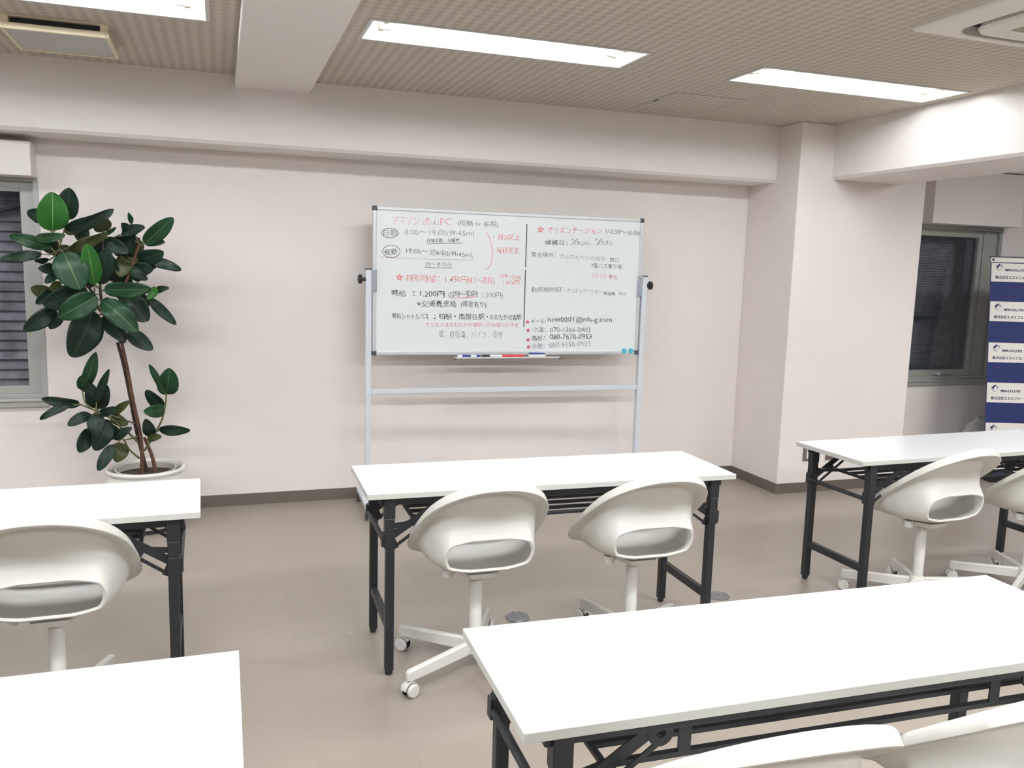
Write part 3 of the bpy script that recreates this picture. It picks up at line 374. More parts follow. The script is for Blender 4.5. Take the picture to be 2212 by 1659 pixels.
# ------------------------------------------------------------------ recessed fluorescent lights
def ceiling_light(x, label):
    o = thing('ceiling_light', label, 'ceiling light', (x+LLEN/2, LY0+LWID/2, ZC), 0, 'recessed fluorescent lights in one row')
    hx, hy = LLEN/2, LWID/2
    bm = nb(); tt = .014
    for a in ((-hx-tt, -hx+.001, -hy-tt, hy+tt), (hx-.001, hx+tt, -hy-tt, hy+tt), (-hx, hx, -hy-tt, -hy+.001), (-hx, hx, hy-.001, hy+tt)): box(bm, *a, -.006, .001)
    finish('trim_frame', bm, M['lampf'], o)
    bm = nb()
    lo = [bm.verts.new((sx*(hx-.002), sy*(hy-.002), 0)) for sx, sy in ((-1, -1), (1, -1), (1, 1), (-1, 1))]
    up = [bm.verts.new((sx*(hx-.012), sy*(hy-.055), .09)) for sx, sy in ((-1, -1), (1, -1), (1, 1), (-1, 1))]
    for i in range(4): bm.faces.new([lo[i], lo[(i+1) % 4], up[(i+1) % 4], up[i]])
    bm.faces.new(up)
    finish('reflector', bm, M['lampw'], o, smooth='keep')
    for sy in (-1, 1):
        bm = nb(); tube(bm, [(-hx+.10, sy*.062, .034), (hx-.10, sy*.062, .034)], .0155, seg=16); t = finish('lamp_tube', bm, M['tube'], o, smooth=True, angle=.7)
        for sx in (-1, 1):
            bm = nb(); tube(bm, [(sx*(hx-.083), sy*.062, .034), (sx*(hx-.115), sy*.062, .034)], .0165, seg=16)
            finish('end_cap', bm, M['steel'], t, smooth=True, angle=.7)
            bm = nb(); box(bm, sx*(hx-.072)-.012, sx*(hx-.072)+.012, sy*.062-.017, sy*.062+.017, .016, .088); finish('lamp_holder', bm, M['cream'], o, bevel=.003)
    return o
ceiling_light(LIGHTS[0], 'recessed fluorescent light left of the ceiling beam, cut off by the photo\'s top edge')
ceiling_light(LIGHTS[1], 'recessed two-tube fluorescent light just right of the ceiling beam, above the whiteboard')
ceiling_light(LIGHTS[2], 'recessed two-tube fluorescent light whose end almost touches the right-hand beam')

# ------------------------------------------------------------------ ceiling vent, hatch, air conditioner
o = thing('ceiling_vent', 'square cream ceiling air vent with a drop panel, near the back left beam', 'vent', (-.645, 4.44, ZC))
bm = nb(); box(bm, -.205, .205, -.21, .21, -.004, 0); finish('flange', bm, M['cream'], o, bevel=.002)
bm = nb(); box(bm, -.175, .175, -.175, .175, -.05, -.006); finish('dark_throat', bm, M['acdark'], o)
for sx in (-1, 1):
    for sy in (-1, 1): bm = nb(); box(bm, sx*.190-.014, sx*.190+.014, sy*.190-.014, sy*.190+.014, -.034, -.004); finish('corner_spacer', bm, M['cream'], o)
bm = nb()
for a in ((-.21, -.196, -.21, .21), (.196, .21, -.21, .21), (-.196, .196, -.21, -.196), (-.196, .196, .196, .21)): box(bm, *a, -.058, -.032)
finish('panel_rim', bm, M['cream'], o, bevel=.002)
bm = nb(); box(bm, -.196, .196, -.196, .196, -.053, -.036); finish('drop_panel', bm, M['ventpanel'], o)
o = thing('ceiling_hatch', 'square inspection hatch flush in the patterned ceiling, before the back beam', 'hatch', (2.665, 4.62, ZC))
bm = nb()
for a in ((-.235, -.225, -.255, .255), (.225, .235, -.255, .255), (-.225, .225, -.255, -.245), (-.225, .225, .245, .255)): box(bm, *a, -.004, 0)
finish('hatch_frame', bm, M['ventpanel'], o)
bm = nb(); box(bm, -.221, .221, -.241, .241, -.003, 0); finish('hatch_panel', bm, M['ceil'], o)
bm = nb(); box(bm, -.228, -.222, -.05, .0, -.010, -.004); finish('hatch_latch', bm, M['grey'], o)
def rsq(h, r, n=8):
    return [(sx*(h-r)+r*math.cos(a), sy*(h-r)+r*math.sin(a)) for q, (sx, sy) in enumerate(((1, 1), (-1, 1), (-1, -1), (1, -1))) for a in [PI/2*q+PI/2*k/n for k in range(n+1)]]
def rloft(bm, levels, mi=0, capend=False):
    rings = [[bm.verts.new((x, y, z)) for x, y in rsq(h, r)] for h, r, z in levels]
    for a, b in zip(rings, rings[1:]):
        n = len(a)
        for k in range(n): bm.faces.new([a[k], a[(k+1) % n], b[(k+1) % n], b[k]]).material_index = mi
    if capend: bm.faces.new(rings[-1]).material_index = mi
o = thing('air_conditioner', 'four-way ceiling cassette air conditioner at the top right corner of the photo', 'air conditioner', (3.084, 2.346, ZC))
bm = nb(); rloft(bm, [(.475, .012, 0), (.475, .012, -.018), (.468, .012, -.026), (.385, .115, -.047), (.379, .115, -.042), (.379, .115, -.004)]); finish('panel_frame', bm, M['acw'], o, smooth=True, angle=.5)
bm = nb(); rloft(bm, [(.379, .115, -.006), (.26, .06, -.006)]); finish('air_slot', bm, M['acdark'], o)
for k in range(4):
    bm = nb(); a = k*PI/2; R = Matrix.Rotation(a, 4, 'Z'); bar(bm, R @ Vector((-.235, .356, -.030)), R @ Vector((.235, .356, -.030)), .020, .003, up=R @ Vector((0, .75, .66))); finish('louver_blade', bm, M['acdark'], o)
    bm = nb(); bar(bm, R @ Vector((-.24, .352, -.040)), R @ Vector((.24, .352, -.040)), .003, .004); finish('louver_edge', bm, M['acw'], o)
bm = nb(); rloft(bm, [(.322, .095, -.006), (.336, .10, -.040), (.330, .095, -.050), (.265, .06, -.053), (.262, .058, -.0505), (.258, .056, -.053), (.236, .02, -.055), (.232, .018, -.053)], 0); finish('inner_panel', bm, M['acw'], o, smooth=True, angle=.6)
bm = nb(); rloft(bm, [(.233, .012, -.044), (.233, .012, -.052)], 0, True)
for k in range(36): box(bm, -.228, .228, -.228+k*.0128, -.224+k*.0128, -.054, -.050)
finish('intake_grille', bm, M['acgrille'], o)

# ------------------------------------------------------------------ folding tables
def table_proto(loc, rz, label):
    o = thing('folding_table', label, 'table', loc, rz, 'white folding tables')
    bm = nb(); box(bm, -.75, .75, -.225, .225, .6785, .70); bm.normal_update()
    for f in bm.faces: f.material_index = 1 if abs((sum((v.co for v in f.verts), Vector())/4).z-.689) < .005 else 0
    finish('tabletop', bm, [M['table'], M['table_edge_shade']], o, bevel=.002)
    for sy in (-1, 1):
        bm = nb(); box(bm, -.70, .70, sy*.185-.012, sy*.185+.012, .648, .679); finish('side_rail', bm, M['black'], o, bevel=.003)
    for sx in (-1, 1):
        for sy in (-1, 1):
            bm = nb(); x, y = sx*.663, sy*.19
            box(bm, x-.016, x+.016, y-.016, y+.016, .018, .655)
            lathe(bm, [(.014, .018), (.0145, .006), (.011, .0)], 16, (x, y, 0))
            leg = finish('leg', bm, M['black'], o, bevel=.003)
            bm = nb()
            e = sx*.003
            box(bm, x-.02+e, x+.02+e, y-.0185, y+.0185, .600, .6785); box(bm, x-.0175+e, x+.0175+e, y-.0185, y+.0185, .548, .601); box(bm, x-.02+e, x+.02+e, y-.0185, y+.0185, .49, .548)
            finish('leg_bracket', bm, M['black'], leg, bevel=.003)
            # diagonal brace: a flat plate with a keyhole slot, plus a thin strut below it
            bm = nb(); yy = y-sy*.006
            A = Vector((x-sx*.012, yy, .515)); B = Vector((x-sx*.205, yy, .642)); d = (B-A).normalized(); nrm = Vector((d.z, 0, -d.x)); nrm = nrm if nrm.z > 0 else -nrm
            bar(bm, A+nrm*.014, B+d*.02+nrm*.014, .027, .004, up=(0, 1, 0)); bar(bm, A-nrm*.026-d*.012, B-nrm*.018, .011, .004, up=(0, 1, 0))
            bar(bm, A+d*.105+nrm*.012, A+d*.105-nrm*.028, .030, .0055, up=(0, 1, 0)); bar(bm, A+nrm*.016, A-nrm*.034-d*.008, .024, .005, up=(0, 1, 0))
            cc = B-nrm*.003-d*.004; NS = 28; ra = []
            for r_, hh in ((.0105, -.0028), (.0275, -.0028), (.0275, .0028), (.0105, .0028)):
                ra.append([bm.verts.new(cc+d*(r_*math.cos(2*PI*k/NS))+nrm*(r_*math.sin(2*PI*k/NS))+Vector((0, hh, 0))) for k in range(NS)])
            for i in range(4):
                for k in range(NS): bm.faces.new([ra[i][k], ra[i][(k+1) % NS], ra[(i+1) % 4][(k+1) % NS], ra[(i+1) % 4][k]])
            finish('brace', bm, M['black'], o)
        bm = nb(); bar(bm, (sx*.663, -.175, .185), (sx*.663, .175, .185), .026, .034); finish('lower_crossbar', bm, M['black'], o, bevel=.003)
        bm = nb(); tube(bm, [(sx*.684, -.19, .515), (sx*.684, .19, .515)], .010, seg=12)
        for sy in (-1, 1): box(bm, sx*.672-.014, sx*.672+.022 if sx > 0 else sx*.672+.014, sy*.19-.014, sy*.19+.014, .495, .545) if sx > 0 else box(bm, sx*.672-.022, sx*.672+.014, sy*.19-.014, sy*.19+.014, .495, .545)
        finish('upper_crossbar', bm, M['black'], o, bevel=.002)
    # under-shelf of bars
    bm = nb()
    for y in (-.150, -.082, -.012, .06, .13): bar(bm, (-.56, y, .567), (.56, y, .567), .016, .013)
    for x in (-.56, .56): bar(bm, (x, -.157, .567), (x, .137, .567), .014, .013)
    finish('shelf_rack', bm, M['black'], o, bevel=.003)
    for sx in (-1, 1):
        for y in (-.155, .135):
            bm = nb(); bar(bm, (sx*.39, y, .572), (sx*.39, y, .655), .028, .004, up=(0, 1, 0)); finish('shelf_hanger', bm, M['black'], o)
            bm = nb(); bar(bm, (sx*.41, y, .653), (sx*.33, y*.4, .572), .012, .004); finish('shelf_strut', bm, M['black'], o)
            bm = nb(); bar(bm, (sx*.56, y, .567), (sx*.655, y*1.2, .567), .018, .014); finish('shelf_link', bm, M['black'], o)
    return o
TABLES = [(1.2356, 3.1203, -.0185, 'white folding table in front of the whiteboard, two chairs tucked under it'),
          (1.249, 1.5018, -.0311, 'white folding table nearest the camera on the right, its black shelf rack showing below'),
          (3.4271, 3.1968, .0229, 'white folding table in front of the pillar and the blue banner'),
          (-.8245, 3.0396, .0179, 'white folding table in front of the potted plant'),
          (-.7258, 1.548, -.0042, 'bare white folding table top in the bottom left corner of the photo')]
tp = None
for x, y, r, lb in TABLES:
    if tp is None: t = tp = table_proto((x, y, 0), r, lb)
    else: t = copy_tree(tp); t.location = (x, y, 0); t.rotation_euler.z = r; t['label'] = lb

# ------------------------------------------------------------------ swivel chairs
def shell_mesh():
    """funnel-shaped seat shell: lofted from the stadium hole at the back to the flared rim"""
    S_ = [((-.191, .563), (-.156, .437), .163, .55, .55, .0), ((-.187, .572), (-.148, .430), .168, .56, .56, .02),
          ((-.184, .592), (-.11, .420), .174, .64, .60, .06), ((-.184, .62), (-.03, .408), .186, .74, .62, .11),
          ((-.190, .65), (.05, .403), .197, .82, .62, .11), ((-.198, .688), (.11, .404), .205, .86, .60, .12),
          ((-.204, .722), (.138, .406), .209, .88, .56, .13), ((-.214, .735), (.146, .4055), .214, .88, .55, .132), ((-.2925, .7595), (.173, .4045), .241, .876, .52, .146),
          ((-.2975, .7636), (.1753, .4051), .2427, .874, .52, .146), ((-.299, .767), (.177, .407), .2433, .874, .52, .146),
          ((-.289, .785), (.180, .417), .239, .874, .52, .146), ((-.284, .791), (.179, .422), .236, .874, .52, .146),
          ((-.275, .793), (.174, .426), .231, .874, .52, .145), ((-.264, .788), (.165, .4265), .222, .874, .53, .143),
          ((-.232, .757), (.145, .425), .208, .87, .55, .14), ((-.206, .71), (.12, .4165), .202, .87, .57, .13), ((-.187, .66), (.04, .413), .192, .80, .60, .12),
          ((-.171, .61), (-.05, .414), .178, .70, .60, .12), ((-.174, .578), (-.13, .4275), .165, .6, .58, .08), ((-.188, .5585), (-.153, .445), .1535, .55, .55, .0)]
    bm = nb(); n = 112; rings = []
    ST = {0: 1, 1: 1, 2: .6, 3: .2, 18: .3, 19: .7, 20: 1}
    for li, ((ty, tz), (by, bz), a, pb, pf, tp_) in enumerate(S_):
        st = ST.get(li, 0)
        c = Vector((0, (ty+by)/2, (tz+bz)/2)); v = Vector((0, (ty-by)/2, (tz-bz)/2)); ring = []
        for k in range(n):
            ph = 2*PI*(k+.5)/n; cx, sx = math.cos(ph), math.sin(ph)
            pe = pf+(pb-pf)*(.5+.5*math.sin(ph)) if abs(pb-pf) > 1e-6 else pb
            s = math.copysign(abs(sx)**pe, sx); x = a*math.copysign(abs(cx)**pe, cx)*(1-tp_*s)
            if st:      # blend to a stadium near the opening
                r_ = v.length; x2 = (a-r_)*max(-1, min(1, cx*1.35))+r_*cx; s2 = max(-1, min(1, sx*1.06)); x = x*(1-st)+x2*st; s = s*(1-st)+s2*st
            ring.append(bm.verts.new(c+v*s+Vector((x, 0, 0))))
        rings.append(ring)
    rings.append(rings[0])
    for a, b in zip(rings, rings[1:]):
        for k in range(n): bm.faces.new([a[k], a[(k+1) % n], b[(k+1) % n], b[k]])
    return bm
def caster_bm():
    bm = nb()      # leg tip at (.315, 0); wheels trail
    cx = .318
    for sy in (-1, 1):
        lathe(bm, [(0.0, sy*.011), (.024, sy*.011), (.025, sy*.014), (.025, sy*.022), (.021, sy*.026), (0, sy*.027)], 24, (cx, 0, .025), 'y', 0)
        lathe(bm, [(.0255, sy*.0105), (.0255, sy*.0135)], 24, (cx, 0, .025), 'y', 1)
    # hood over the wheels
    pr = [(.029*math.cos(a), .029*math.sin(a)) for a in [PI*.02+PI*.8*k/10 for k in range(11)]]+[(-.012, .0), (.012, -.004)]
    prism(bm, pr, -.010, .010, lambda u, v, h: (cx+u, h, .025+v))
    tube(bm, [(cx-.004, 0, .05), (cx-.004, 0, .064)], .008, seg=12)
    return bm
def chair_proto(loc, rz, label, base_deg):
    o = thing('swivel_chair', label, 'chair', loc, rz, 'ivory swivel chairs')
    sh = finish('seat_shell', shell_mesh(), M['plastic'], o, smooth=True, angle=.75)
    bm = nb(); prism(bm, [(-.055, -.10), (.055, -.10), (.085, -.03), (.085, .06), (.05, .10), (-.05, .10), (-.085, .06), (-.085, -.03)], .378, .404, lambda u, v, h: (u*(1 if h > .39 else .75), v*(1 if h > .39 else .8), h))
    lathe(bm, [(.030, .366), (.034, .380)], 24)
    finish('seat_plate', bm, M['castw'], o, bevel=.003)
    bm = nb(); lathe(bm, [(.020, .382), (.021, .386), (.020, .410)], 20, (-.118, -.03, 0)); bar(bm, (-.10, -.028, .396), (-.05, -.02, .394), .014, .010); finish('height_knob', bm, M['castw'], o, smooth=True, angle=.6)
    bm = nb(); lathe(bm, [(.017, .35), (.017, .39)], 24); lathe(bm, [(.0235, .11), (.0235, .362), (.021, .366), (.017, .366)], 28); finish('column', bm, M['plastic'], o, smooth=True, angle=.6)
    bm = nb(); lathe(bm, [(.026, .062), (.036, .066), (.037, .108), (.030, .122), (.0235, .124)], 28); finish('hub', bm, M['plastic'], o, smooth=True, angle=.6)
    for k in range(5):
        bm = nb()
        # tapered flat leg with a rounded end
        secs = [(.028, .066, .114, .012), (.30, .060, .100, .0115), (.322, .060, .099, .0115), (.331, .062, .096, .009), (.335, .068, .09, .005)]
        rings = []
        for x, zl, zh, hw in secs:
            r_ = .004; rings.append([bm.verts.new((x, y, z)) for y, z in ((-hw, zl), (hw, zl), (hw, zh-.006), (hw*.55, zh), (-hw*.55, zh), (-hw, zh-.006))])
        for a, b in zip(rings, rings[1:]):
            for j in range(6): bm.faces.new([a[j], a[(j+1) % 6], b[(j+1) % 6], b[j]])
        bm.faces.new(rings[0]); bm.faces.new(rings[-1])
        leg = finish('leg', bm, M['plastic'], o, smooth=True, angle=.5); leg.rotation_euler.z = math.radians(base_deg+72*k)-rz
        finish('caster', caster_bm(), [M['castw'], M['dark']], leg, smooth=True, angle=.6)
    return o
CHAIRS = [(.892, 2.912, -1.3, 64, 'ivory swivel chair at the table before the whiteboard, the left one of its two'),
          (1.535, 2.894, -1.7, 30, 'ivory swivel chair at the table before the whiteboard, the right one of its two'),
          (3.09, 2.99, 2, 65, 'ivory swivel chair at the table before the pillar, its shell and star base in view'),
          (3.73, 2.95, 0, 66, 'ivory swivel chair at the table before the pillar, cut off by the photo\'s right edge'),
          (-.506, 2.861, 1.4, 69, 'ivory swivel chair at the left table in front of the plant'),
          (.945, 1.30, -4.5, 40, 'ivory swivel chair at the nearest table, only its rounded top rim showing'),
          (1.56, 1.29, 0, 10, 'ivory swivel chair in the bottom right corner of the photo, beside another rim')]
cp = None
for x, y, r, b, lb in CHAIRS:
    rz = math.radians(r)
    if cp is None: c = cp = chair_proto((x, y, 0), rz, lb, b)
    else:
        c = copy_tree(cp); c.location = (x, y, 0); c.rotation_euler.z = rz; c['label'] = lb
        for k, l in enumerate([q for q in kids(c) if q.name.startswith('leg')]): l.rotation_euler.z = math.radians(b+72*k)-rz
# ------------------------------------------------------------------ text helper
def text_mesh(body, tight=0):
    cu = bpy.data.curves.new('t', 'FONT'); cu.body = body; cu.size = 1; cu.resolution_u = 3; cu.offset = tight
    ob = bpy.data.objects.new('t', cu); COL.objects.link(ob)
    dg = bpy.context.evaluated_depsgraph_get(); dg.update()
    me = bpy.data.meshes.new_from_object(ob.evaluated_get(dg))
    V = [(v.co.x, v.co.y) for v in me.vertices]; F = [tuple(p_.vertices) for p_ in me.polygons]
    bpy.data.objects.remove(ob); bpy.data.curves.remove(cu); bpy.data.meshes.remove(me)
    return V, F
def put_text(bm, body, fn, tight=0, mi=0):
    V, F = text_mesh(body, tight); xs = [v[0] for v in V]; ys = [v[1] for v in V]
    x0, x1, y0, y1 = min(xs), max(xs), min(ys), max(ys)
    q = [bm.verts.new(fn((x-x0)/(x1-x0), (y-y0)/max(1e-6, y1-y0))) for x, y in V]
    for f in F:
        try: bm.faces.new([q[i] for i in f]).material_index = mi
        except ValueError: pass

# ------------------------------------------------------------------ rolling whiteboard
KB = .986                      # board scale that leaves the gap to the wall its shadows show
def ZB(z): return (z-1.5132)*KB+1.5132
WB_A = Vector((.8868*KB, 5.2021*KB, 0)); WB_ANG = math.atan2(5.1483-5.2021, 2.6874-.8868); BW, BZ0, BZ1 = 1.8014*KB, ZB(.9464), ZB(1.8528)
o = wb = thing('rolling_whiteboard', 'large rolling whiteboard covered in handwriting, standing before the back wall', 'whiteboard', WB_A, WB_ANG)
BT = .022   # local y: 0 = front face of the frame, + = towards the wall
bm = nb(); box(bm, .012, BW-.012, .004, BT-.003, BZ0+.012, BZ1-.012); finish('writing_surface', bm, M['board'], o)
bm = nb()
for a in ((0.02, BW-.02, BZ1-.022, BZ1), (.02, BW-.02, BZ0, BZ0+.022)): box(bm, a[0], a[1], -.003, BT, a[2], a[3])
for a in ((0, .022), (BW-.022, BW)): box(bm, a[0], a[1], -.003, BT, BZ0+.02, BZ1-.02)
finish('frame', bm, M['steel'], o, bevel=.004)
for cx in (0, BW):
    for cz in (BZ0, BZ1):
        bm = nb(); sx = 1 if cx == 0 else -1; sz = 1 if cz == BZ0 else -1
        x0, x1 = sorted((cx-sx*.003, cx+sx*.027)); z0, z1 = sorted((cz-sz*.003, cz+sz*.027))
        box(bm, x0, x1, -.006, BT+.002, z0, z1); finish('corner_cap', bm, M['grey'], o, bevel=.006)
PL, PR = -.024, BW+.024
for px_, sg in ((PL, -1), (PR, 1)):
    bm = nb(); box(bm, px_-.017, px_+.017, -.012, .028, .085, 1.475); post = finish('post', bm, M['post'], o, bevel=.003)
    bm = nb(); box(bm, px_-.019, px_+.019, -.014, .030, 1.470, 1.478); finish('post_cap', bm, M['grey'], post)
    bm = nb(); lathe(bm, [(.011, px_+sg*.017), (.011, px_+sg*.038), (.026, px_+sg*.040), (.029, px_+sg*.046), (.027, px_+sg*.058), (.014, px_+sg*.064)], 20, (0, .008, 1.413), 'x')
    finish('clamp_knob', bm, M['blackpen'], post, smooth=True, angle=.6)
    bm = nb(); xi = px_-sg*.017; x0, x1 = sorted((xi, xi-sg*.032)); box(bm, x0, x1, -.016, .026, 1.34, 1.475); box(bm, x0, x1, -.016, -.006, 1.34, 1.475)
    finish('pivot_bracket', bm, M['post'], o, bevel=.004)
    fu = px_+sg*.026; bm = nb(); box(bm, fu-.022, fu+.022, -.30, .17, .062, .088); box(bm, px_-.017, px_+.017, -.012, .028, .066, .086); ft = finish('foot', bm, M['post'], o, bevel=.003)
    for y in (-.275, .14):
        bm = nb(); tube(bm, [(fu, y, .062), (fu, y, .046)], .007, seg=10); box(bm, fu-.010, fu+.010, y-.02, y+.02, .03, .05)
        for s in (-1, 1): lathe(bm, [(0, s*.011), (.024, s*.011), (.025, s*.014), (.025, s*.021), (.02, s*.024), (0, s*.024)], 20, (fu, y+.006, .025), 'x')
        finish('caster', bm, M['castg'] if 'castg' in M else M['grey'], ft, smooth=True, angle=.6)
    for z in (ZB(.745), ZB(.690)):
        bm = nb(); lathe(bm, [(.008, px_-sg*.017), (.008, px_-sg*.021), (.004, px_-sg*.024)], 12, (0, .008, z), 'x'); lathe(bm, [(.008, px_+sg*.017), (.008, px_+sg*.021), (.004, px_+sg*.024)], 12, (0, .008, z), 'x')
        finish('bolt', bm, M['steel'], post)
bm = nb(); box(bm, PL+.017, PR-.017, -.008, .024, ZB(.703), ZB(.735)); finish('crossbar', bm, M['post'], o, bevel=.003)
bm = nb(); box(bm, .508, 1.198, -.062, -.004, BZ0-.018, BZ0-.014); box(bm, .508, 1.198, -.064, -.060, BZ0-.018, BZ0-.008); finish('pen_tray', bm, M['steel'], o, bevel=.001)
bm = nb()
for x in (.508, 1.198): box(bm, x-.008, x+.008, -.064, -.050, BZ0-.024, BZ0-.016)
finish('tray_end', bm, M['grey'], o)
# handwriting
RND = random.Random(5)
INKN = dict(k='black handwriting', g='dark grey handwriting', l='faded grey handwriting', r='red handwriting', p='faded pink handwriting')
def ink(bm, c):
    h = finish('handwriting', bm, M['ink_'+c], o, smooth='keep'); h['label'] = INKN[c]
for body, c, p00, p10, p01, p11 in TEXTS:
    ph = RND.random()*6; hh = p01[1]-p00[1]; a1, a2 = hh*.045, hh*.05; wl = max(.5, (p10[0]-p00[0])/max(hh, .001))
    def fn(s, t, p00=p00, p10=p10, p01=p01, p11=p11, ph=ph, a1=a1, a2=a2, wl=wl):
        u = (p00[0]*(1-s)+p10[0]*s)*(1-t)+(p01[0]*(1-s)+p11[0]*s)*t; z = (p00[1]*(1-s)+p10[1]*s)*(1-t)+(p01[1]*(1-s)+p11[1]*s)*t
        u, z = u*KB, ZB(z)
        return (u+a1*math.sin(t*5+s*wl*3.1+ph)+a1*.6*math.sin(t*9+s*wl*1.7), .0032, z+a2*math.sin(s*wl*2.6+ph)+a2*.7*math.sin(s*wl*6.3+t*3))
    bm = nb(); put_text(bm, body, fn, -.014 if c in 'lp' else (-.009 if c in 'gr' else -.002)); ink(bm, c)
def stroke(bm, pts, w):
    P = [Vector((u*KB, .0031, ZB(z))) for u, z in pts]; L_, R_ = [], []
    for i, p_ in enumerate(P):
        d = (P[min(i+1, len(P)-1)]-P[max(i-1, 0)]); d = d.normalized() if d.length else Vector((1, 0, 0)); n = Vector((-d.z, 0, d.x))*w/2
        L_.append(bm.verts.new(p_+n)); R_.append(bm.verts.new(p_-n))
    for i in range(len(P)-1): bm.faces.new([L_[i], L_[i+1], R_[i+1], R_[i]])
for c, w, pts in LINES:
    bm = nb()
    if len(pts) == 6 and c == 'r':
        for a, b in zip(pts, pts[1:]): stroke(bm, [a, b], w)
    else: stroke(bm, pts, w)
    ink(bm, c)
# things on the whiteboard
def wb_pt(u, y, z): return Matrix.Rotation(WB_ANG, 4, 'Z') @ Vector((u, y, 0)) + Vector((WB_A.x, WB_A.y, z))
def pen(u0, u1, label, parts):
    u0, u1 = u0*KB, u1*KB; p0 = wb_pt(u0, -.030, BZ0-.0058); e = thing('marker_pen', label, 'marker', p0, WB_ANG, 'markers on the whiteboard tray'); Lp = u1-u0
    for nm, m_, a, b, r in parts:
        bm = nb(); lathe(bm, [(r*.8, a*Lp), (r, a*Lp+.003), (r, b*Lp-.003), (r*.8, b*Lp)], 18, (0, 0, 0), 'x'); finish(nm, bm, M[m_], e, smooth=True, angle=.6)
    return e
pen(.535, .690, 'blue marker pen with a white barrel, leftmost on the whiteboard tray', (('tip_end', 'whitepen', 0, .2, .0078), ('cap', 'bluepen', .2, .55, .0082), ('barrel', 'whitepen', .55, .8, .0078), ('end_plug', 'bluepen', .8, .95, .008)))
pen(.700, .832, 'black-capped marker pen with a white barrel on the whiteboard tray', (('cap', 'blackpen', 0, .35, .0088), ('barrel', 'whitepen', .35, 1, .0078)))
pen(.828, .975, 'red marker pen between the black-capped marker and the eraser', (('cap', 'redpen', 0, .38, .0092), ('barrel', 'redpen', .38, 1, .0086)))
e = thing('whiteboard_eraser', 'white whiteboard eraser with a blue back, on the tray', 'eraser', wb_pt(1.065*KB, -.034, BZ0-.0138), WB_ANG)
bm = nb(); box(bm, -.053, .053, -.022, .022, 0, .020); finish('felt_pad', bm, M['felt'], e, bevel=.003)
bm = nb(); prism(bm, [(-.053, 0), (.053, 0), (.048, .008), (-.048, .009)], -.021, .021, lambda u, v, h: (u, h, .020+v)); finish('handle', bm, M['bluepen'], e, bevel=.003)
for u, lb in ((1.7011, 'round teal magnet at the lower right of the whiteboard, the left of two'), (1.7503, 'round teal magnet at the lower right of the whiteboard, next to the corner')):
    bm = nb(); lathe(bm, [(.0185, -.0), (.0195, -.004), (.0165, -.008), (.0145, -.008), (.0145, -.0095), (.0, -.0095)], 28, (0, 0, 0), 'y')
    m_ = finish('magnet', bm, M['magnet'], None, smooth=True, angle=.5); m_.location = wb_pt(u*KB, .004, ZB(.9665)); m_.rotation_euler.z = WB_ANG; tag(m_, lb, 'magnet', 'teal magnets')

# ------------------------------------------------------------------ potted rubber plant
PC = Vector((-.405, 5.02, 0))
o = thing('potted_rubber_plant', 'tall rubber plant with big dark leaves in a white ceramic pot by the left window', 'plant', PC)
bm = nb(); lathe(bm, [(.0, .014), (.140, .014), (.162, .03), (.20, .13), (.215, .22), (.208, .28), (.192, .315), (.192, .325), (.209, .333), (.212, .343), (.206, .352), (.195, .352), (.188, .343), (.182, .31), (.19, .27), (.12, .26), (0, .26)], 56); finish('planter', bm, M['pot'], o, smooth=True, angle=1.2)
bm = nb(); lathe(bm, [(.0, .0), (.150, .0), (.156, .004), (.156, .014), (.0, .014)], 48); finish('saucer', bm, M['dark'], o, smooth=True, angle=.7)
bm = nb(); lathe(bm, [(.15, .262), (.158, .338), (.162, .342), (.152, .342), (.148, .325), (.146, .28), (0, .28)], 48); finish('inner_pot', bm, M['innerpot'], o, smooth=True, angle=.8)
bm = nb(); lathe(bm, [(.149, .31), (.10, .316), (.05, .32), (0, .318)], 32); finish('soil', bm, M['soil'], o, smooth=True)
for i, (pts, r0, r1) in enumerate(STEMS):
    if i < 3: pts = [list(q) for q in pts]; pts[0][2] = .30
    # resample smoothly
    P = [Vector(q)-PC for q in pts]; Q = []
    for j in range(len(P)-1):
        p0, p1, p2, p3 = P[max(j-1, 0)], P[j], P[j+1], P[min(j+2, len(P)-1)]
        for s in range(5):
            t = s/5; Q.append(.5*((2*p1)+(p2-p0)*t+(2*p0-5*p1+4*p2-p3)*t*t+(3*p1-p0-3*p2+p3)*t**3))
    Q.append(P[-1]); bm = nb(); tube(bm, Q, r0, r1, seg=9)
    nm = 'trunk' if i < 3 else 'branch'
    finish(nm, bm, M['bark'] if i in (0, 2, 3, 4) else (M['barkd'] if i == 1 else (M['stem'] if i > 7 else M['barkd'])), o, smooth=True, angle=1)
bm = nb(); uvl = bm.loops.layers.uv.new('UVMap'); R5 = random.Random(11)
CAMP = Vector((0, 0, CAM_H))
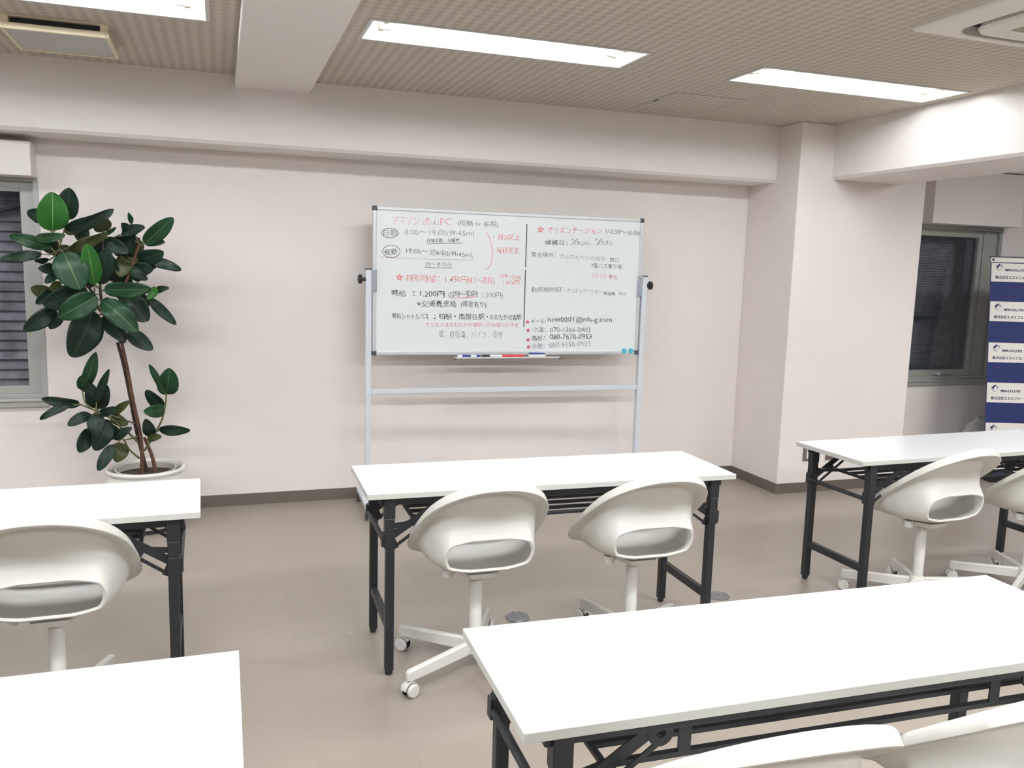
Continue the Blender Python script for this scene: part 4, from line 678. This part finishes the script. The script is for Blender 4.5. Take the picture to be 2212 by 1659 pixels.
for a, b, w, sh in LEAVES:
    A, B = Vector(a), Vector(b); ax = B-A; Ln = ax.length
    if Ln < .01: continue
    view = (CAMP-(A+B)/2).normalized(); xd = ax.normalized(); sd = xd.cross(view).normalized(); nn = sd.cross(xd).normalized()
    # tilt every blade a little so that the crown is a real volume
    tl = R5.uniform(-.35, .35); sd2 = sd*math.cos(tl)+nn*math.sin(tl); nn2 = nn*math.cos(tl)-sd*math.sin(tl)
    w2 = w/max(.75, math.cos(tl)); nu, nv = 8, 18; arch = R5.uniform(.03, .14)*Ln; fold = R5.uniform(.08, .22); wav = R5.uniform(0, 6); wob = R5.uniform(.015, .045)
    G = []
    for j in range(nv+1):
        t = .5-.5*math.cos(PI*j/nv); pr = (math.sin(PI*min(1, t**.86))**.5)*(1-.04*t)*1.0 if 0 < t < 1 else 0
        row = []
        for i in range(nu+1):
            s = i/nu*2-1
            p_ = A+ax*t+sd2*(s*w2/2*pr)+nn2*(arch*math.sin(PI*t)-arch*.4*t*t+fold*abs(s)**1.3*w2/2*pr+wob*Ln*math.sin(t*9+wav+s*2)*abs(s))
            row.append(bm.verts.new(p_-PC))
        G.append(row)
    for j in range(nv):
        for i in range(nu):
            f = bm.faces.new([G[j][i], G[j][i+1], G[j+1][i+1], G[j+1][i]]); f.material_index = sh; f.smooth = True
            for lp, (ii, jj) in zip(f.loops, ((i, j), (i+1, j), (i+1, j+1), (i, j+1))): lp[uvl].uv = (ii/nu, jj/nv)
for a, b, w, sh in LEAVES:     # petioles: each leaf stalk reaches back towards the nearest stem
    A = Vector(a); best = min((Vector(q) for pts, _, _ in STEMS for q in pts), key=lambda q: (q-A).length)
    if (best-A).length > .012:
        mid = (A+best)/2+Vector((0, 0, -.01)); tube(bm, [best-PC, mid-PC, A-PC], .0028, .0022, seg=6, mi=4)
fo = finish('foliage', bm, LEAFM+[M['stem']], o, smooth='keep')
so = fo.modifiers.new('thickness', 'SOLIDIFY'); so.thickness = .0012

# ------------------------------------------------------------------ banner stand
LEAN = math.atan2(.155, 1.316)
o = thing('banner_stand', 'blue and white company banner stand beside the right-hand window', 'banner stand', (5.476, 4.769, 0), math.radians(-18))
BWD, BH = .85, 1.684
def bp(u, v, h=0): return (u, v*math.sin(LEAN)-h*math.cos(LEAN), v*math.cos(LEAN)+h*math.sin(LEAN))
ZS = 1/math.cos(LEAN)
bm = nb(); prism(bm, [(0, .06), (BWD, .06), (BWD, BH*ZS), (0, BH*ZS)], -.0015, 0, bp); cl = finish('banner_cloth', bm, M['navy'], o)
bm = nb()
rows = [(1.684, 1.649), (1.642, 1.503), (1.354, 1.205), (1.044, .896), (.742, .592), (.438, .288), (.134, .07)]
for k, (zt, zb) in enumerate(rows):
    prism(bm, [(.006 if k else 0, zb*ZS), (BWD-.006, zb*ZS), (BWD-.006, zt*ZS), (.006 if k else 0, zt*ZS)], .0002, .0006, bp)
finish('white_panels', bm, M['bwhite'], o)
bm = nb()
for zt, zb in rows[1:6]:
    v0 = zb*ZS
    def tf(x0, x1, y0, y1): return lambda s, t: bp(x0+(x1-x0)*s, v0+y0+(y1-y0)*t, .0012)
    for sh in (-.0014, -.0005, .0005, .0014): put_text(bm, 'NFA.CO.,LTD.', tf(.113+sh, .268+sh, .078, .098), .008, 0)
    for sh in (-.0008, .0, .0008): put_text(bm, '株式会社エヌエフエー', tf(.038+sh, .290+sh, .022, .046), .004, 0)
    cx, cy = .068, v0+.104
    def q(pts, mi): bm.faces.new([bm.verts.new(bp(cx+x, cy+y, .0012)) for x, y in pts]).material_index = mi
    q([(-.030, .010), (.002, .034), (.002, .016), (-.008, .010), (-.008, -.006)], 0)
    q([(.002, .034), (.030, .012), (.022, .006), (.004, .020)], 1)
    q([(.030, .012), (.008, -.004), (.008, .010), (.016, .012)], 2)
    q([(-.030, -.004), (-.002, -.024), (.0, -.018), (-.024, -.001)], 1)
    q([(-.002, -.024), (.028, -.002), (.022, .0), (.0, -.018)], 2)
finish('banner_print', bm, [M['logo_n'], M['logo_m'], M['logo_l']], o, smooth='keep')
bm = nb()
tube(bm, [bp(-.004, BH*ZS+.004, -.006), bp(BWD+.004, BH*ZS+.004, -.006)], .006, seg=10); tube(bm, [bp(BWD/2, .0, -.02), bp(BWD/2, BH*ZS, -.012)], .010, seg=10)
box(bm, .02, BWD-.02, -.06, .10, 0, .05); finish('stand_frame', bm, M['blackpen'], o)
bm = nb()
for x in (.018, BWD-.018): lathe(bm, [(.0045, -.002), (.009, -.002), (.009, .001), (.0045, .001)], 16, bp(x, (BH-.017)*ZS, .001), 'y')
finish('eyelet', bm, M['blackpen'], o)

# ------------------------------------------------------------------ outlets, bag
o = thing('floor_outlet', 'round floor outlet with a segmented lid, under the whiteboard table', 'floor outlet', (1.200, 3.293, 0), 0, 'round floor outlets')
bm = nb(); lathe(bm, [(.052, 0), (.050, .006), (.044, .012), (.036, .014), (0, .014)], 36); finish('outlet_body', bm, M['outlet'], o, smooth=True, angle=.6)
bm = nb(); box(bm, -.012, -.0105, -.042, .042, .0138, .0148); box(bm, .0155, .017, -.038, .038, .0138, .0148); finish('lid_seam', bm, M['grey'], o)
o = thing('floor_outlet', 'round flat metal floor plate beside the right leg of the whiteboard table', 'floor outlet', (2.200, 3.281, 0), 0, 'round floor outlets')
bm = nb(); lathe(bm, [(.052, 0), (.052, .004), (.049, .006), (.03, .006), (.029, .0045), (.027, .0045), (.026, .006), (0, .006)], 36); finish('cover_plate', bm, M['outlet'], o, smooth=True, angle=.5)
bm = nb()
for x, y in ((-.038, .006), (.038, -.006), (0, .0)): lathe(bm, [(.005, .0055), (.005, .0068), (0, .0068)], 12, (x, y, 0))
finish('screw', bm, M['grey'], o)
for x, lb in ((3.889, 'brown wall outlet with a cream socket on the pillar, behind the table\'s back leg'), (4.08, 'brown wall plate on the pillar, to the right of the cream socket')):
    o = thing('wall_outlet', lb, 'wall outlet', (x, PY0, .284), 0, 'brown outlets on the pillar')
    bm = nb(); box(bm, -.060, .060, -.007, 0, -.060, .060); finish('cover_plate', bm, M['brownplate'], o, bevel=.003)
    bm = nb(); box(bm, -.032, .032, -.010, -.006, -.042, .042); finish('socket', bm, M['socket'] if x < 4 else M['brownplate'], o, bevel=.002)
bm = nb(); R7 = random.Random(3); seg = 26
prof = [(.0, .0), (.15, .004), (.175, .06), (.17, .16), (.15, .26), (.115, .34), (.06, .375), (.025, .395), (.045, .41), (.055, .42)]
rings = []
for r, z in prof:
    rings.append([bm.verts.new(((r*(1+.16*math.sin(3*a+z*9)+.10*math.sin(7*a+z*21)+R7.uniform(-.04, .04)))*math.cos(a), .72*r*(1+.14*math.sin(4*a+z*13)+R7.uniform(-.05, .05))*math.sin(a), z)) for a in [2*PI*k/seg for k in range(seg)]])
for a, b in zip(rings, rings[1:]):
    for k in range(seg): bm.faces.new([a[k], a[(k+1) % seg], b[(k+1) % seg], b[k]])
bmesh.ops.remove_doubles(bm, verts=rings[0], dist=1e-6)
pb = finish('plastic_bag', bm, M['bag'], None, smooth=True); pb.location = (5.85, 5.18, 0); tag(pb, 'knotted translucent white plastic bag on the floor beside the banner', 'bag')
bpy.context.view_layer.update()
